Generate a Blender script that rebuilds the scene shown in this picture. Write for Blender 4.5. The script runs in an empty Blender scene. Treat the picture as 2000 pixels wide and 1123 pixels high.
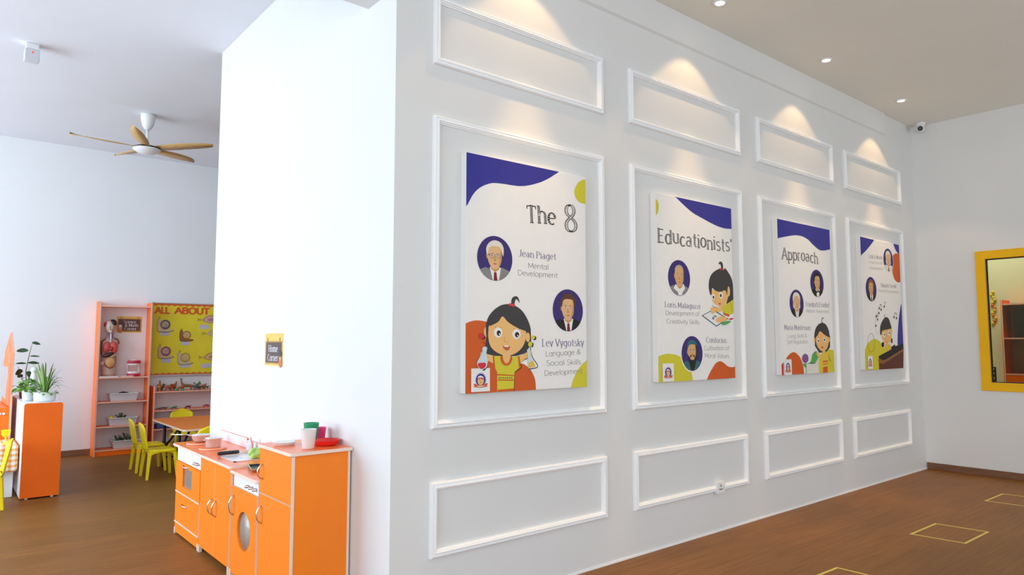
import bpy, bmesh, math, random
from mathutils import Vector, Matrix, geometry

# ------------------------------------------------------------------ camera, world, daylight, exposure
scene = bpy.context.scene
COL = scene.collection
cam_data = bpy.data.cameras.new('camera')
cam_data.sensor_fit = 'HORIZONTAL'
cam_data.sensor_width = 36.0
cam_data.lens = 36.0 * 1353.512 / 2000.0
cam_data.clip_start = 0.05
cam = bpy.data.objects.new('camera', cam_data)
COL.objects.link(cam)
cr = Vector((0.768996, -0.639254, -0.000197))
cu = Vector((-0.049879, -0.060309, 0.996933))
cf = Vector((0.637305, 0.766628, 0.078262))
cam.matrix_world = Matrix(((cr.x, cu.x, -cf.x, -1.72878), (cr.y, cu.y, -cf.y, -3.0), (cr.z, cu.z, -cf.z, 1.37027), (0, 0, 0, 1)))
scene.camera = cam
scene.view_settings.view_transform = 'Standard'
scene.view_settings.look = 'None'
scene.view_settings.gamma = 1.0
scene.view_settings.use_curve_mapping = False
scene.view_settings.exposure = 0.0
scene.cycles.use_denoising = True
scene.cycles.max_bounces = 10
scene.cycles.diffuse_bounces = 6
scene.cycles.glossy_bounces = 4
scene.cycles.transmission_bounces = 6
scene.cycles.transparent_max_bounces = 8
scene.cycles.caustics_reflective = False
scene.cycles.caustics_refractive = False
scene.cycles.sample_clamp_indirect = 6.0

world = bpy.data.worlds.new('world')
scene.world = world
world.use_nodes = True
wn = world.node_tree.nodes
wn['Background'].inputs[0].default_value = (0.82, 0.91, 1.0, 1)
wn['Background'].inputs[1].default_value = 1.0

def area(name, loc, rot, sx, sy, power, col, spread=180):
    l = bpy.data.lights.new(name, 'AREA')
    l.shape = 'RECTANGLE'; l.size = sx; l.size_y = sy
    l.energy = power; l.color = col; l.spread = math.radians(spread)
    o = bpy.data.objects.new(name, l); COL.objects.link(o)
    o.location = loc; o.rotation_euler = rot
    return o

# window light through the side wall; the front wall pair is added fill
area('daylight_fill', (-5.15, 4.1, 2.1), (0, math.radians(-90), 0), 2.7, 5.0, 385, (0.66, 0.82, 1.0))
area('daylight_fill', (-5.15, -3.0, 1.9), (0, math.radians(-90), 0), 2.5, 4.0, 150, (0.74, 0.87, 1.0))
area('daylight_fill', (4.4, -6.65, 1.6), (math.radians(90), 0, 0), 3.6, 2.2, 99, (0.80, 0.92, 1.0))  # added fill from behind the camera, brightens the right half
area('daylight_fill', (-2.8, -6.65, 1.7), (math.radians(90), 0, 0), 3.6, 2.6, 148, (0.70, 0.85, 1.0))  # added fill that reaches the back wall and left ceiling
# added unseen fill light for the room beyond the yellow framed window
area('next_room_fill', (8.6, 0.0, 3.4), (0, 0, 0), 1.2, 1.2, 32, (1.0, 0.97, 0.86))

# ------------------------------------------------------------------ helpers
PI = math.pi
SPOT_W, SPOT_N = 15.5, 150.0        # watts of the two beams of each downlight
ORI = {}

def mat(name, col, rough=0.5, metal=0.0, noise=0.0, nscale=8.0, bump=0.0, alpha=1.0, trans=0.0, emit=None, estr=0.0, spec=0.5, coat=0.0):
    m = bpy.data.materials.new(name); m.use_nodes = True
    nt = m.node_tree; b = nt.nodes['Principled BSDF']
    c = (col[0], col[1], col[2], 1)
    b.inputs['Base Color'].default_value = c
    b.inputs['Roughness'].default_value = rough
    b.inputs['Metallic'].default_value = metal
    b.inputs['Specular IOR Level'].default_value = spec
    b.inputs['Alpha'].default_value = alpha
    b.inputs['Transmission Weight'].default_value = trans
    b.inputs['Coat Weight'].default_value = coat
    if emit:
        b.inputs['Emission Color'].default_value = (*emit, 1); b.inputs['Emission Strength'].default_value = estr
    if noise or bump:
        tc = nt.nodes.new('ShaderNodeTexCoord'); n = nt.nodes.new('ShaderNodeTexNoise')
        n.inputs['Scale'].default_value = nscale; n.inputs['Detail'].default_value = 3
        nt.links.new(tc.outputs['Object'], n.inputs['Vector'])
        if noise:
            r = nt.nodes.new('ShaderNodeValToRGB')
            r.color_ramp.elements[0].position = 0.3; r.color_ramp.elements[1].position = 0.7
            r.color_ramp.elements[0].color = tuple(max(0, v * (1 - noise)) for v in col) + (1,)
            r.color_ramp.elements[1].color = tuple(min(1, v * (1 + noise)) for v in col) + (1,)
            nt.links.new(n.outputs['Fac'], r.inputs['Fac']); nt.links.new(r.outputs['Color'], b.inputs['Base Color'])
        if bump:
            bp = nt.nodes.new('ShaderNodeBump'); bp.inputs['Strength'].default_value = bump; bp.inputs['Distance'].default_value = 0.002
            nt.links.new(n.outputs['Fac'], bp.inputs['Height']); nt.links.new(bp.outputs['Normal'], b.inputs['Normal'])
    return m

class MB:
    """collects shapes in world coordinates, builds ONE mesh object"""
    def __init__(s): s.v = []; s.f = []; s.m = []; s.sm = []
    def add(s, vs, fs, mi=0, smooth=False):
        o = len(s.v); s.v += [tuple(v) for v in vs]
        for i, f in enumerate(fs):
            s.f.append([o + k for k in f]); s.m.append(mi[i] if isinstance(mi, (list, tuple)) else mi); s.sm.append(smooth)
        return s
    def box(s, a, b, mi=0, faces=None, bev=0.0):
        """faces: dict of '-x','+x','-y','+y','-z','+z' -> material index"""
        x0, y0, z0 = [min(a[i], b[i]) for i in range(3)]; x1, y1, z1 = [max(a[i], b[i]) for i in range(3)]
        g = lambda k: (faces or {}).get(k, mi)
        if bev <= 0:
            vs = [(x0, y0, z0), (x1, y0, z0), (x1, y1, z0), (x0, y1, z0), (x0, y0, z1), (x1, y0, z1), (x1, y1, z1), (x0, y1, z1)]
            fs = [(0, 3, 2, 1), (4, 5, 6, 7), (0, 1, 5, 4), (1, 2, 6, 5), (2, 3, 7, 6), (3, 0, 4, 7)]
            return s.add(vs, fs, [g('-z'), g('+z'), g('-y'), g('+x'), g('+y'), g('-x')])
        bm = bmesh.new(); bmesh.ops.create_cube(bm, size=1)
        for v in bm.verts: v.co = Vector(((x0 + x1) / 2 + v.co.x * (x1 - x0), (y0 + y1) / 2 + v.co.y * (y1 - y0), (z0 + z1) / 2 + v.co.z * (z1 - z0)))
        bmesh.ops.bevel(bm, geom=bm.edges[:], offset=min(bev, 0.49 * min(x1 - x0, y1 - y0, z1 - z0)), segments=2, affect='EDGES', profile=0.6)
        bm.verts.index_update(); bm.normal_update()
        vs = [v.co[:] for v in bm.verts]; fs = []; ms = []
        for f in bm.faces:
            fs.append([v.index for v in f.verts]); n = f.normal; k = max(range(3), key=lambda i: abs(n[i]))
            ms.append(g(('+' if n[k] > 0 else '-') + 'xyz'[k]))
        bm.free()
        return s.add(vs, fs, ms)
    def lathe(s, c, prof, n=32, mi=0, axis='z', sx=1.0, sy=1.0, smooth=True, a0=0.0, a1=2 * PI):
        """prof: list of (radius, height); axis: direction of height"""
        full = abs(a1 - a0 - 2 * PI) < 1e-6; cnt = n if full else n + 1
        vs = []
        for r, h in prof:
            for k in range(cnt):
                a = a0 + (a1 - a0) * k / n; p = (r * math.cos(a) * sx, r * math.sin(a) * sy, h)
                if axis == 'x': p = (p[2], p[0], p[1])
                elif axis == 'y': p = (p[1], p[2], p[0])
                vs.append((c[0] + p[0], c[1] + p[1], c[2] + p[2]))
        fs = []
        for i in range(len(prof) - 1):
            for k in range(n):
                k2 = (k + 1) % cnt
                fs.append((i * cnt + k, i * cnt + k2, (i + 1) * cnt + k2, (i + 1) * cnt + k))
        if full:
            if prof[0][0] > 1e-5: fs.append(tuple(range(cnt))[::-1])
            if prof[-1][0] > 1e-5: fs.append(tuple((len(prof) - 1) * cnt + k for k in range(cnt)))
        return s.add(vs, fs, mi, smooth)
    def tube(s, pts, r, n=10, mi=0, caps=True, smooth=True, flat=None):
        """r: number or list; flat: (scale along local u) for strap shapes"""
        P = [Vector(p) for p in pts]; L = len(P)
        rs = r if isinstance(r, (list, tuple)) else [r] * L
        vs = []; up = None
        for i in range(L):
            t = (P[min(i + 1, L - 1)] - P[max(i - 1, 0)]).normalized()
            if up is None:
                up = Vector((0, 0, 1)) if abs(t.z) < 0.9 else Vector((1, 0, 0))
            u = (up - t * up.dot(t))
            if u.length < 1e-6: u = t.orthogonal()
            u.normalize(); up = u; w = t.cross(u)
            for k in range(n):
                a = 2 * PI * k / n
                vs.append(P[i] + u * math.cos(a) * rs[i] * (flat or 1) + w * math.sin(a) * rs[i])
        fs = []
        for i in range(L - 1):
            for k in range(n):
                fs.append((i * n + k, i * n + (k + 1) % n, (i + 1) * n + (k + 1) % n, (i + 1) * n + k))
        if caps: fs += [tuple(range(n))[::-1], tuple((L - 1) * n + k for k in range(n))]
        return s.add(vs, fs, mi, smooth)
    def ball(s, c, rx, ry=None, rz=None, n=16, mi=0, m=10, rot=None):
        ry = rx if ry is None else ry; rz = rx if rz is None else rz
        vs = []; fs = []
        for i in range(m + 1):
            th = PI * i / m
            for k in range(n):
                a = 2 * PI * k / n; p = Vector((rx * math.sin(th) * math.cos(a), ry * math.sin(th) * math.sin(a), rz * math.cos(th)))
                if rot: p = rot @ p
                vs.append((c[0] + p.x, c[1] + p.y, c[2] + p.z))
        for i in range(m):
            for k in range(n): fs.append((i * n + k, (i + 1) * n + k, (i + 1) * n + (k + 1) % n, i * n + (k + 1) % n))
        return s.add(vs, fs, mi, True)
    def prism(s, pts, d, axis='y', mi=0, smi=None):
        """pts: closed 2D outline; extruded from d[0] to d[1] along axis. axis y: (x,z), axis x: (y,z), axis z: (x,y)"""
        smi = mi if smi is None else smi
        def P(p, h): return {'y': (p[0], h, p[1]), 'x': (h, p[0], p[1]), 'z': (p[0], p[1], h)}[axis]
        n = len(pts); vs = [P(p, d[0]) for p in pts] + [P(p, d[1]) for p in pts]
        tris = geometry.tessellate_polygon([[Vector((p[0], p[1], 0)) for p in pts]])
        fs = [tuple(t) for t in tris] + [tuple(n + k for k in reversed(t)) for t in tris]; ms = [mi] * len(fs)
        for k in range(n): fs.append((k, (k + 1) % n, n + (k + 1) % n, n + k)); ms.append(smi)
        return s.add(vs, fs, ms)
    def flat(s, pts3, mi=0):
        """a flat face on an arbitrary outline given in 3D"""
        P = [Vector(p) for p in pts3]
        tris = geometry.tessellate_polygon([P])
        return s.add(pts3, [tuple(t) for t in tris], mi)
    def build(s, name, mats, parent=None, kind=None, label=None, bevel=0.0, sub=0):
        me = bpy.data.meshes.new(name)
        o = bpy.data.objects.new(name, me); COL.objects.link(o)
        off = (0, 0, 0)
        if parent is not None:
            o.parent = parent; off = ORI.get(parent.name, (0, 0, 0)); ORI[o.name] = off
        me.from_pydata([(v[0] - off[0], v[1] - off[1], v[2] - off[2]) for v in s.v], [], s.f)
        for m in (mats if isinstance(mats, (list, tuple)) else [mats]): me.materials.append(m)
        me.polygons.foreach_set('material_index', s.m); me.polygons.foreach_set('use_smooth', s.sm)
        me.update()
        bm = bmesh.new(); bm.from_mesh(me); bmesh.ops.remove_doubles(bm, verts=bm.verts, dist=1e-6)
        bmesh.ops.recalc_face_normals(bm, faces=bm.faces); bm.to_mesh(me); bm.free()
        if bevel:
            b = o.modifiers.new('bevel', 'BEVEL'); b.width = bevel; b.segments = 2; b.limit_method = 'ANGLE'
        if sub:
            b = o.modifiers.new('sub', 'SUBSURF'); b.levels = sub; b.render_levels = sub
        if kind: o['kind'] = kind
        if label: o['label'] = label
        return o

def tag(o, label, cat, group=None):
    o['label'] = label; o['category'] = cat
    if group: o['group'] = group
    return o

def thing(name, label, cat, loc=(0, 0, 0), group=None):
    o = bpy.data.objects.new(name, None); COL.objects.link(o); o.location = loc; ORI[o.name] = tuple(loc)
    o.empty_display_size = 0.05
    return tag(o, label, cat, group)

def solo(name, mb, mats, label, cat, group=None, **kw):
    return tag(mb.build(name, mats, **kw), label, cat, group)

def copy_tree(o, parent=None):
    c = o.copy(); COL.objects.link(c)
    if parent is not None: c.parent = parent
    for ch in o.children: copy_tree(ch, c)
    return c

# ------------------------------------------------------------------ materials of the setting
def floor_mat():
    m = mat('wood_floor', (0.2, 0.1, 0.05), 0.46, spec=0.16); nt = m.node_tree; N = nt.nodes; L = nt.links; b = N['Principled BSDF']
    tc = N.new('ShaderNodeTexCoord')
    mp = N.new('ShaderNodeMapping'); mp.inputs['Scale'].default_value = (0.7, 11.0, 1.0); L.new(tc.outputs['Object'], mp.inputs['Vector'])
    br = N.new('ShaderNodeTexBrick'); L.new(tc.outputs['Object'], br.inputs['Vector'])
    br.inputs['Scale'].default_value = 1.0; br.inputs['Brick Width'].default_value = 1.2; br.inputs['Row Height'].default_value = 0.18
    br.inputs['Mortar Size'].default_value = 0.0008; br.inputs['Mortar'].default_value = (0.55, 0.55, 0.55, 1)
    br.inputs['Color1'].default_value = (0.9, 0.9, 0.9, 1); br.inputs['Color2'].default_value = (1.05, 1.03, 1.0, 1)
    n1 = N.new('ShaderNodeTexNoise'); n1.inputs['Scale'].default_value = 3.2; n1.inputs['Detail'].default_value = 7; n1.inputs['Roughness'].default_value = 0.65
    L.new(mp.outputs['Vector'], n1.inputs['Vector'])
    rp = N.new('ShaderNodeValToRGB'); L.new(n1.outputs['Fac'], rp.inputs['Fac'])
    rp.color_ramp.elements[0].position = 0.3; rp.color_ramp.elements[0].color = (0.185, 0.076, 0.016, 1)
    rp.color_ramp.elements[1].position = 0.72; rp.color_ramp.elements[1].color = (0.285, 0.128, 0.031, 1)
    mx = N.new('ShaderNodeMix'); mx.data_type = 'RGBA'; mx.blend_type = 'MULTIPLY'; mx.inputs['Factor'].default_value = 1
    L.new(rp.outputs['Color'], mx.inputs[6]); L.new(br.outputs['Color'], mx.inputs[7]); L.new(mx.outputs[2], b.inputs['Base Color'])
    bp = N.new('ShaderNodeBump'); bp.inputs['Strength'].default_value = 0.12; bp.inputs['Distance'].default_value = 0.002
    L.new(n1.outputs['Fac'], bp.inputs['Height']); L.new(bp.outputs['Normal'], b.inputs['Normal'])
    return m

def wood_mat(name, dark, light, scale=(1.0, 1.0, 14.0)):
    m = mat(name, dark, 0.45); nt = m.node_tree; N = nt.nodes; L = nt.links; b = N['Principled BSDF']
    tc = N.new('ShaderNodeTexCoord'); mp = N.new('ShaderNodeMapping'); mp.inputs['Scale'].default_value = scale
    L.new(tc.outputs['Object'], mp.inputs['Vector'])
    n1 = N.new('ShaderNodeTexNoise'); n1.inputs['Scale'].default_value = 4; n1.inputs['Detail'].default_value = 6
    L.new(mp.outputs['Vector'], n1.inputs['Vector'])
    rp = N.new('ShaderNodeValToRGB'); L.new(n1.outputs['Fac'], rp.inputs['Fac'])
    rp.color_ramp.elements[0].color = (*dark, 1); rp.color_ramp.elements[1].color = (*light, 1)
    rp.color_ramp.elements[0].position = 0.3; rp.color_ramp.elements[1].position = 0.7
    L.new(rp.outputs['Color'], b.inputs['Base Color'])
    return m

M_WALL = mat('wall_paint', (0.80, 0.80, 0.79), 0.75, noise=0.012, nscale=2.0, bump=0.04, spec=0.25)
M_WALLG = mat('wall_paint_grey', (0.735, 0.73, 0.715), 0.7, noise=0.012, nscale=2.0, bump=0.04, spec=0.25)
M_CEIL_WARMLIT = mat('ceiling_warm_lit', (0.81, 0.785, 0.72), 0.85, noise=0.012, nscale=2.0, spec=0.2)  # warm floor and downlight bounce put into the ceiling colour
M_CEIL_COOLLIT = mat('ceiling_cool_lit', (0.79, 0.81, 0.85), 0.85, noise=0.012, nscale=2.0, spec=0.2)  # same ceiling paint with the cool daylight put into its colour
M_TRIM = mat('moulding_paint', (0.90, 0.90, 0.90), 0.36, noise=0.008, nscale=5.0)
M_FLOOR = floor_mat()
M_BASE = wood_mat('baseboard_wood', (0.16, 0.07, 0.032), (0.24, 0.115, 0.055), (1.5, 1.5, 18))
M_ROOM2 = mat('cream_paint', (0.66, 0.66, 0.42), 0.8, noise=0.02, nscale=2.0)
M_YELLOWFRAME = mat('yellow_frame_paint', (0.95, 0.52, 0.006), 0.45, spec=0.25, noise=0.03, nscale=6)
M_BLACKSEAL = mat('black_rubber', (0.012, 0.012, 0.012), 0.6, noise=0.1, nscale=20)
M_GLASS = mat('window_glass', (0.93, 0.97, 0.95), 0.02, trans=1.0, spec=0.5)
M_GLASS.node_tree.nodes['Principled BSDF'].inputs['IOR'].default_value = 1.02

ZC = 3.77; XC = 6.614; YB = 2.858; YW = 6.885; XL = -5.0; YF = -6.5

def S(name, mb, m, **kw): return mb.build(name, m, kind='structure', **kw)

S('floor', MB().box((XL - .2, YF - .2, -0.12), (XC, YW + .2, 0)), M_FLOOR)
S('ceiling', MB().box((XL - .2, YF - .2, ZC), (XC + .2, 0.15, ZC + .15)), M_CEIL_WARMLIT)
S('ceiling_3', MB().box((XL - .2, 0.15, ZC), (XC + .2, YW + .2, ZC + .15)), M_CEIL_COOLLIT)
# the block whose end face carries the play kitchen and whose long face carries the posters
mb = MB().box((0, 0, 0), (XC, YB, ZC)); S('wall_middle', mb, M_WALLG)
S('wall_back', MB().box((XL - .2, YW, 0), (XC, YW + .2, ZC)), M_WALL)
S('wall_inner', MB().box((4.6, YB, 0), (4.75, YW, ZC)), M_WALL)
S('trim_20', MB().box((XL, 0.0, 3.177), (0, 0.3, ZC)), M_WALL)         # beam dropped from the ceiling
# shallow band along the top of the poster wall
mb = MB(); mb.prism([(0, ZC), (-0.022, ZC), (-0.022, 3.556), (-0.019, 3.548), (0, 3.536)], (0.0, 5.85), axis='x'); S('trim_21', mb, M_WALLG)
S('trim_22', MB().box((0, -0.006, 0), (XC, 0, 0.012)), M_TRIM)          # bead where the poster wall meets the floor

def wall_with_holes(axis, p0, p1, lo, hi, z1, holes):
    """solid wall slab with rectangular openings; holes = [(a0,a1,z0,z1)] along the wall"""
    mb = MB()
    def bx(a0, a1, z0, z1b):
        if a1 - a0 < 1e-4 or z1b - z0 < 1e-4: return
        if axis == 'x': mb.box((p0, a0, z0), (p1, a1, z1b))
        else: mb.box((a0, p0, z0), (a1, p1, z1b))
    a = lo
    for h in sorted(holes):
        bx(a, h[0], 0, z1); bx(h[0], h[1], 0, h[2]); bx(h[0], h[1], h[3], z1); a = h[1]
    bx(a, hi, 0, z1)
    return mb
WINL = [(1.5, 6.7, 0.7, 3.5), (-5.0, -1.0, 0.6, 3.2)]
S('wall_left', wall_with_holes('x', XL - .2, XL, YF - .2, YW + .2, ZC, WINL), M_WALL)
WINF_FILL = [(-4.6, -1.0, 0.4, 3.0), (2.5, 6.3, 0.5, 2.7)]  # openings added in the unseen front wall to let fill light in
S('wall_front', wall_with_holes('y', YF - .2, YF, XL - .2, XC + .2, ZC, WINF_FILL), M_WALL)
W1 = (-2.35, -0.60, 0.915, 2.265)
S('wall_right', wall_with_holes('x', XC, XC + .12, YF - .2, YW + .2, ZC, [W1]), M_WALL)
S('baseboard_right', MB().box((XC - .012, YF, 0), (XC, -0.0061, 0.072), bev=0.003), M_BASE)
S('baseboard_back', MB().box((XL, YW - .012, 0), (4.6, YW, 0.075), bev=0.003), M_BASE)

# window frames, front wall pair added to carry fill light (white aluminium, mullions)
def plain_window(n, axis, p, h, k):
    r = MB(); f = 0.05
    def bx(a0, a1, z0, z1):
        if axis == 'x': r.box((p - .03, a0, z0), (p + .03, a1, z1))
        else: r.box((a0, p - .03, z0), (a1, p + .03, z1))
    bx(h[0], h[1], h[2], h[2] + f); bx(h[0], h[1], h[3] - f, h[3])
    for i in range(k + 1):
        a = h[0] + (h[1] - h[0] - f) * i / k; bx(a, a + f, h[2], h[3])
    S('window_%d' % n, r, M_TRIM)
plain_window(2, 'x', XL - .05, WINL[0], 5); plain_window(3, 'x', XL - .05, WINL[1], 4); plain_window(4, 'y', YF - .05, WINF_FILL[1], 4); plain_window(5, 'y', YF - .05, WINF_FILL[0], 4)

# yellow framed window in the right hand wall
w1 = MB(); y0, y1, z0, z1 = W1
fo = [(y0 - .045, z0 - .045), (y1 + .045, z0 - .045), (y1 + .045, z1 + .045), (y0 - .045, z1 + .045)]
fi = [(y0 + .04, z0 + .04), (y1 - .04, z0 + .04), (y1 - .04, z1 - .04), (y0 + .04, z1 - .04)]
def ring(mb, o, i, x0, x1):
    for k in range(4):
        a, b, c, d = o[k], o[(k + 1) % 4], i[(k + 1) % 4], i[k]
        vs = [(x, p[0], p[1]) for x in (x0, x1) for p in (a, b, c, d)]
        mb.add(vs, [(0, 1, 2, 3), (7, 6, 5, 4), (0, 4, 5, 1), (2, 6, 7, 3), (1, 5, 6, 2), (3, 7, 4, 0)])
ring(w1, fo, fi, XC - .014, XC + .06)
win = S('window_1', w1, M_YELLOWFRAME, bevel=0.003)
sl = MB(); fi2 = [(y0 + .049, z0 + .049), (y1 - .049, z0 + .049), (y1 - .049, z1 - .049), (y0 + .049, z1 - .049)]
ring(sl, fi, fi2, XC + .02, XC + .05); sl.build('seal', M_BLACKSEAL, win)
MB().box((XC + .03, y0 + .05, z0 + .05), (XC + .036, y1 - .05, z1 - .05)).build('pane', M_GLASS, win)

# the neighbouring room seen through that window
S('floor_2', MB().box((XC + .12, -4.2, -0.1), (10.2, 2.0, 0)), M_FLOOR)
S('ceiling_2', MB().box((XC + .12, -4.2, 3.5), (10.2, 2.0, 3.6)), M_CEIL_WARMLIT)
S('wall_next_back', MB().box((9.6, -4.2, 0), (9.75, 2.0, 3.5)), M_ROOM2)
S('wall_next_left', MB().box((XC + .12, 1.1, 0), (9.6, 1.25, 3.5)), M_ROOM2)
S('wall_next_right', MB().box((XC + .12, -4.2, 0), (9.6, -4.05, 3.5)), M_ROOM2)

# ------------------------------------------------------------------ moulded rectangles on the poster wall
PX = [(0.223, 1.520), (1.778, 3.103), (3.351, 4.659), (4.896, 6.198)]
ROWS = [(2.834, 3.211), (0.929, 2.556), (0.290, 0.664)]
PROF = [(0, 0), (0, .010), (.004, .015), (.010, .017), (.013, .013), (.017, .013), (.021, .018), (.027, .019), (.030, .014), (.034, .014), (.037, .009), (.042, .007), (.042, 0)]
def moulding(n, x0, x1, z0, z1):
    mb = MB(); vs = []
    for d, h in PROF:
        h *= 1.45
        vs += [(x0 + d, -h, z0 + d), (x1 - d, -h, z0 + d), (x1 - d, -h, z1 - d), (x0 + d, -h, z1 - d)]
    fs = []
    for i in range(len(PROF) - 1):
        for k in range(4): fs.append((i * 4 + k, i * 4 + (k + 1) % 4, (i + 1) * 4 + (k + 1) % 4, (i + 1) * 4 + k))
    mb.add(vs, fs)
    S('trim_%d' % n, mb, M_TRIM)
n = 1
for r in ROWS:
    for p in PX: moulding(n, p[0], p[1], r[0], r[1]); n += 1

# ------------------------------------------------------------------ lettering drawn as strokes (cap height 1)
def A(cx, cy, rx, ry, a0, a1): return ('A', cx, cy, rx, ry, a0, a1)
GL = {
 'a': (.64, [[A(.3, .35, .24, .35, 0, 360)], [(.54, .7), (.54, 0)]]),
 'a2': (.62, [[A(.30, .49, .19, .21, 155, 0), (.49, .09), A(.57, .09, .08, .09, 180, 275)], [A(.27, .20, .20, .20, 0, 360)]]),
 'b': (.66, [[(.1, 1), (.1, 0)], [A(.35, .35, .24, .35, 0, 360)]]),
 'c': (.56, [[A(.32, .35, .25, .35, 45, 315)]]),
 'd': (.66, [[A(.3, .35, .24, .35, 0, 360)], [(.55, 1), (.55, 0)]]),
 'e': (.6, [[(.07, .37), (.53, .37)], [A(.3, .35, .24, .35, 5, 310)]]),
 'f': (.4, [[A(.36, .8, .16, .2, 80, 180), (.2, 0)], [(.05, .67), (.38, .67)]]),
 'g': (.66, [[A(.3, .35, .24, .35, 0, 360)], [(.55, .7), (.55, -.1), A(.32, -.1, .23, .2, 0, -150)]]),
 'h': (.64, [[(.1, 1), (.1, 0)], [(.1, .42), A(.32, .44, .22, .26, 170, 0), (.54, 0)]]),
 'i': (.24, [[(.12, .7), (.12, 0)], [(.12, .9), (.12, 1.0)]]),
 'k': (.56, [[(.1, 1), (.1, 0)], [(.48, .68), (.12, .28)], [(.24, .4), (.52, 0)]]),
 'l': (.24, [[(.12, 1), (.12, 0)]]),
 'm': (.94, [[(.1, .7), (.1, 0)], [(.1, .45), A(.29, .47, .19, .23, 170, 0), (.48, 0)], [(.48, .45), A(.66, .47, .18, .23, 170, 0), (.84, 0)]]),
 'n': (.64, [[(.1, .7), (.1, 0)], [(.1, .42), A(.32, .44, .22, .26, 170, 0), (.54, 0)]]),
 'o': (.64, [[A(.32, .35, .26, .35, 0, 360)]]),
 'p': (.66, [[(.1, .7), (.1, -.3)], [A(.35, .35, .24, .35, 0, 360)]]),
 'r': (.44, [[(.1, .7), (.1, 0)], [(.1, .4), A(.32, .42, .22, .28, 170, 75)]]),
 's': (.5, [[A(.25, .53, .17, .17, 35, 270), A(.25, .18, .19, .18, 90, -150)]]),
 't': (.42, [[(.2, .95), (.2, .18), A(.36, .18, .16, .18, 180, 285)], [(.04, .68), (.4, .68)]]),
 'u': (.64, [[(.1, .7), A(.32, .27, .22, .27, 180, 350)], [(.54, .7), (.54, 0)]]),
 'v': (.54, [[(.04, .7), (.27, 0)], [(.27, 0), (.5, .7)]]),
 'w': (.8, [[(.04, .7), (.22, 0)], [(.22, 0), (.4, .65)], [(.4, .65), (.58, 0)], [(.58, 0), (.76, .7)]]),
 'y': (.54, [[(.04, .7), (.27, .02)], [(.5, .7), (.2, -.3)]]),
 'z': (.52, [[(.06, .67), (.46, .67)], [(.46, .67), (.06, .03)], [(.06, .03), (.48, .03)]]),
 'A': (.8, [[(.04, 0), (.4, 1)], [(.4, 1), (.76, 0)], [(.17, .34), (.63, .34)]]),
 'B': (.68, [[(.1, 1), (.1, 0)], [(.1, .98), (.34, .98), A(.34, .75, .22, .23, 90, -90), (.1, .52)], [(.34, .52), A(.34, .27, .26, .25, 90, -90), (.1, .02)]]),
 'C': (.8, [[A(.44, .5, .37, .5, 48, 312)]]),
 'D': (.78, [[(.1, 1), (.1, 0)], [(.1, .98), (.3, .98), A(.3, .5, .4, .48, 90, -90), (.1, .02)]]),
 'E': (.64, [[(.1, 1), (.1, 0)], [(.1, .97), (.56, .97)], [(.1, .52), (.46, .52)], [(.1, .03), (.58, .03)]]),
 'F': (.6, [[(.1, 1), (.1, 0)], [(.1, .97), (.56, .97)], [(.1, .52), (.46, .52)]]),
 'H': (.78, [[(.1, 1), (.1, 0)], [(.68, 1), (.68, 0)], [(.1, .52), (.68, .52)]]),
 'J': (.5, [[(.36, 1), (.36, .2), A(.2, .2, .16, .2, 0, -150)]]),
 'L': (.58, [[(.1, 1), (.1, 0)], [(.1, .03), (.54, .03)]]),
 'M': (.92, [[(.1, 0), (.12, 1)], [(.12, 1), (.46, .2)], [(.46, .2), (.8, 1)], [(.8, 1), (.82, 0)]]),
 'N': (.78, [[(.1, 0), (.1, 1)], [(.1, 1), (.68, 0)], [(.68, 0), (.68, 1)]]),
 'O': (.88, [[A(.44, .5, .37, .5, 0, 360)]]),
 'P': (.64, [[(.1, 1), (.1, 0)], [(.1, .98), (.34, .98), A(.34, .73, .23, .25, 90, -90), (.1, .48)]]),
 'R': (.68, [[(.1, 1), (.1, 0)], [(.1, .98), (.34, .98), A(.34, .73, .23, .25, 90, -90), (.1, .48)], [(.32, .48), (.6, 0)]]),
 'S': (.62, [[A(.31, .745, .22, .245, 35, 270), A(.31, .25, .24, .25, 90, -150)]]),
 'T': (.7, [[(.35, 1), (.35, 0)], [(.04, .97), (.66, .97)]]),
 'U': (.76, [[(.1, 1), (.1, .32), A(.38, .32, .28, .32, 180, 360), (.66, 1)]]),
 'V': (.74, [[(.04, 1), (.37, 0)], [(.37, 0), (.7, 1)]]),
 '8': (.70, [[(.34, 1.0), (.21, .95), (.135, .82), (.16, .69), (.26, .59), (.40, .50), (.53, .40), (.60, .26), (.56, .11), (.46, .03), (.34, 0), (.20, .04), (.115, .15), (.12, .30), (.21, .43), (.34, .52), (.46, .62), (.535, .76), (.51, .90), (.43, .98), (.34, 1.0)]]),
 '&': (.74, [[(.66, 0), (.22, .64), A(.35, .8, .16, .19, 215, -40), (.2, .44), A(.3, .24, .24, .24, 130, 300), (.64, .42)]]),
 "'": (.2, [[(.12, 1.02), (.07, .76)]]),
}
def flatten(st):
    P = []
    for e in st:
        if e[0] == 'A':
            _, cx, cy, rx, ry, a0, a1 = e; n = max(4, int(abs(a1 - a0) / 22))
            P += [(cx + rx * math.cos(math.radians(a0 + (a1 - a0) * k / n)), cy + ry * math.sin(math.radians(a0 + (a1 - a0) * k / n))) for k in range(n + 1)]
        else: P.append(e)
    return P
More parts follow.
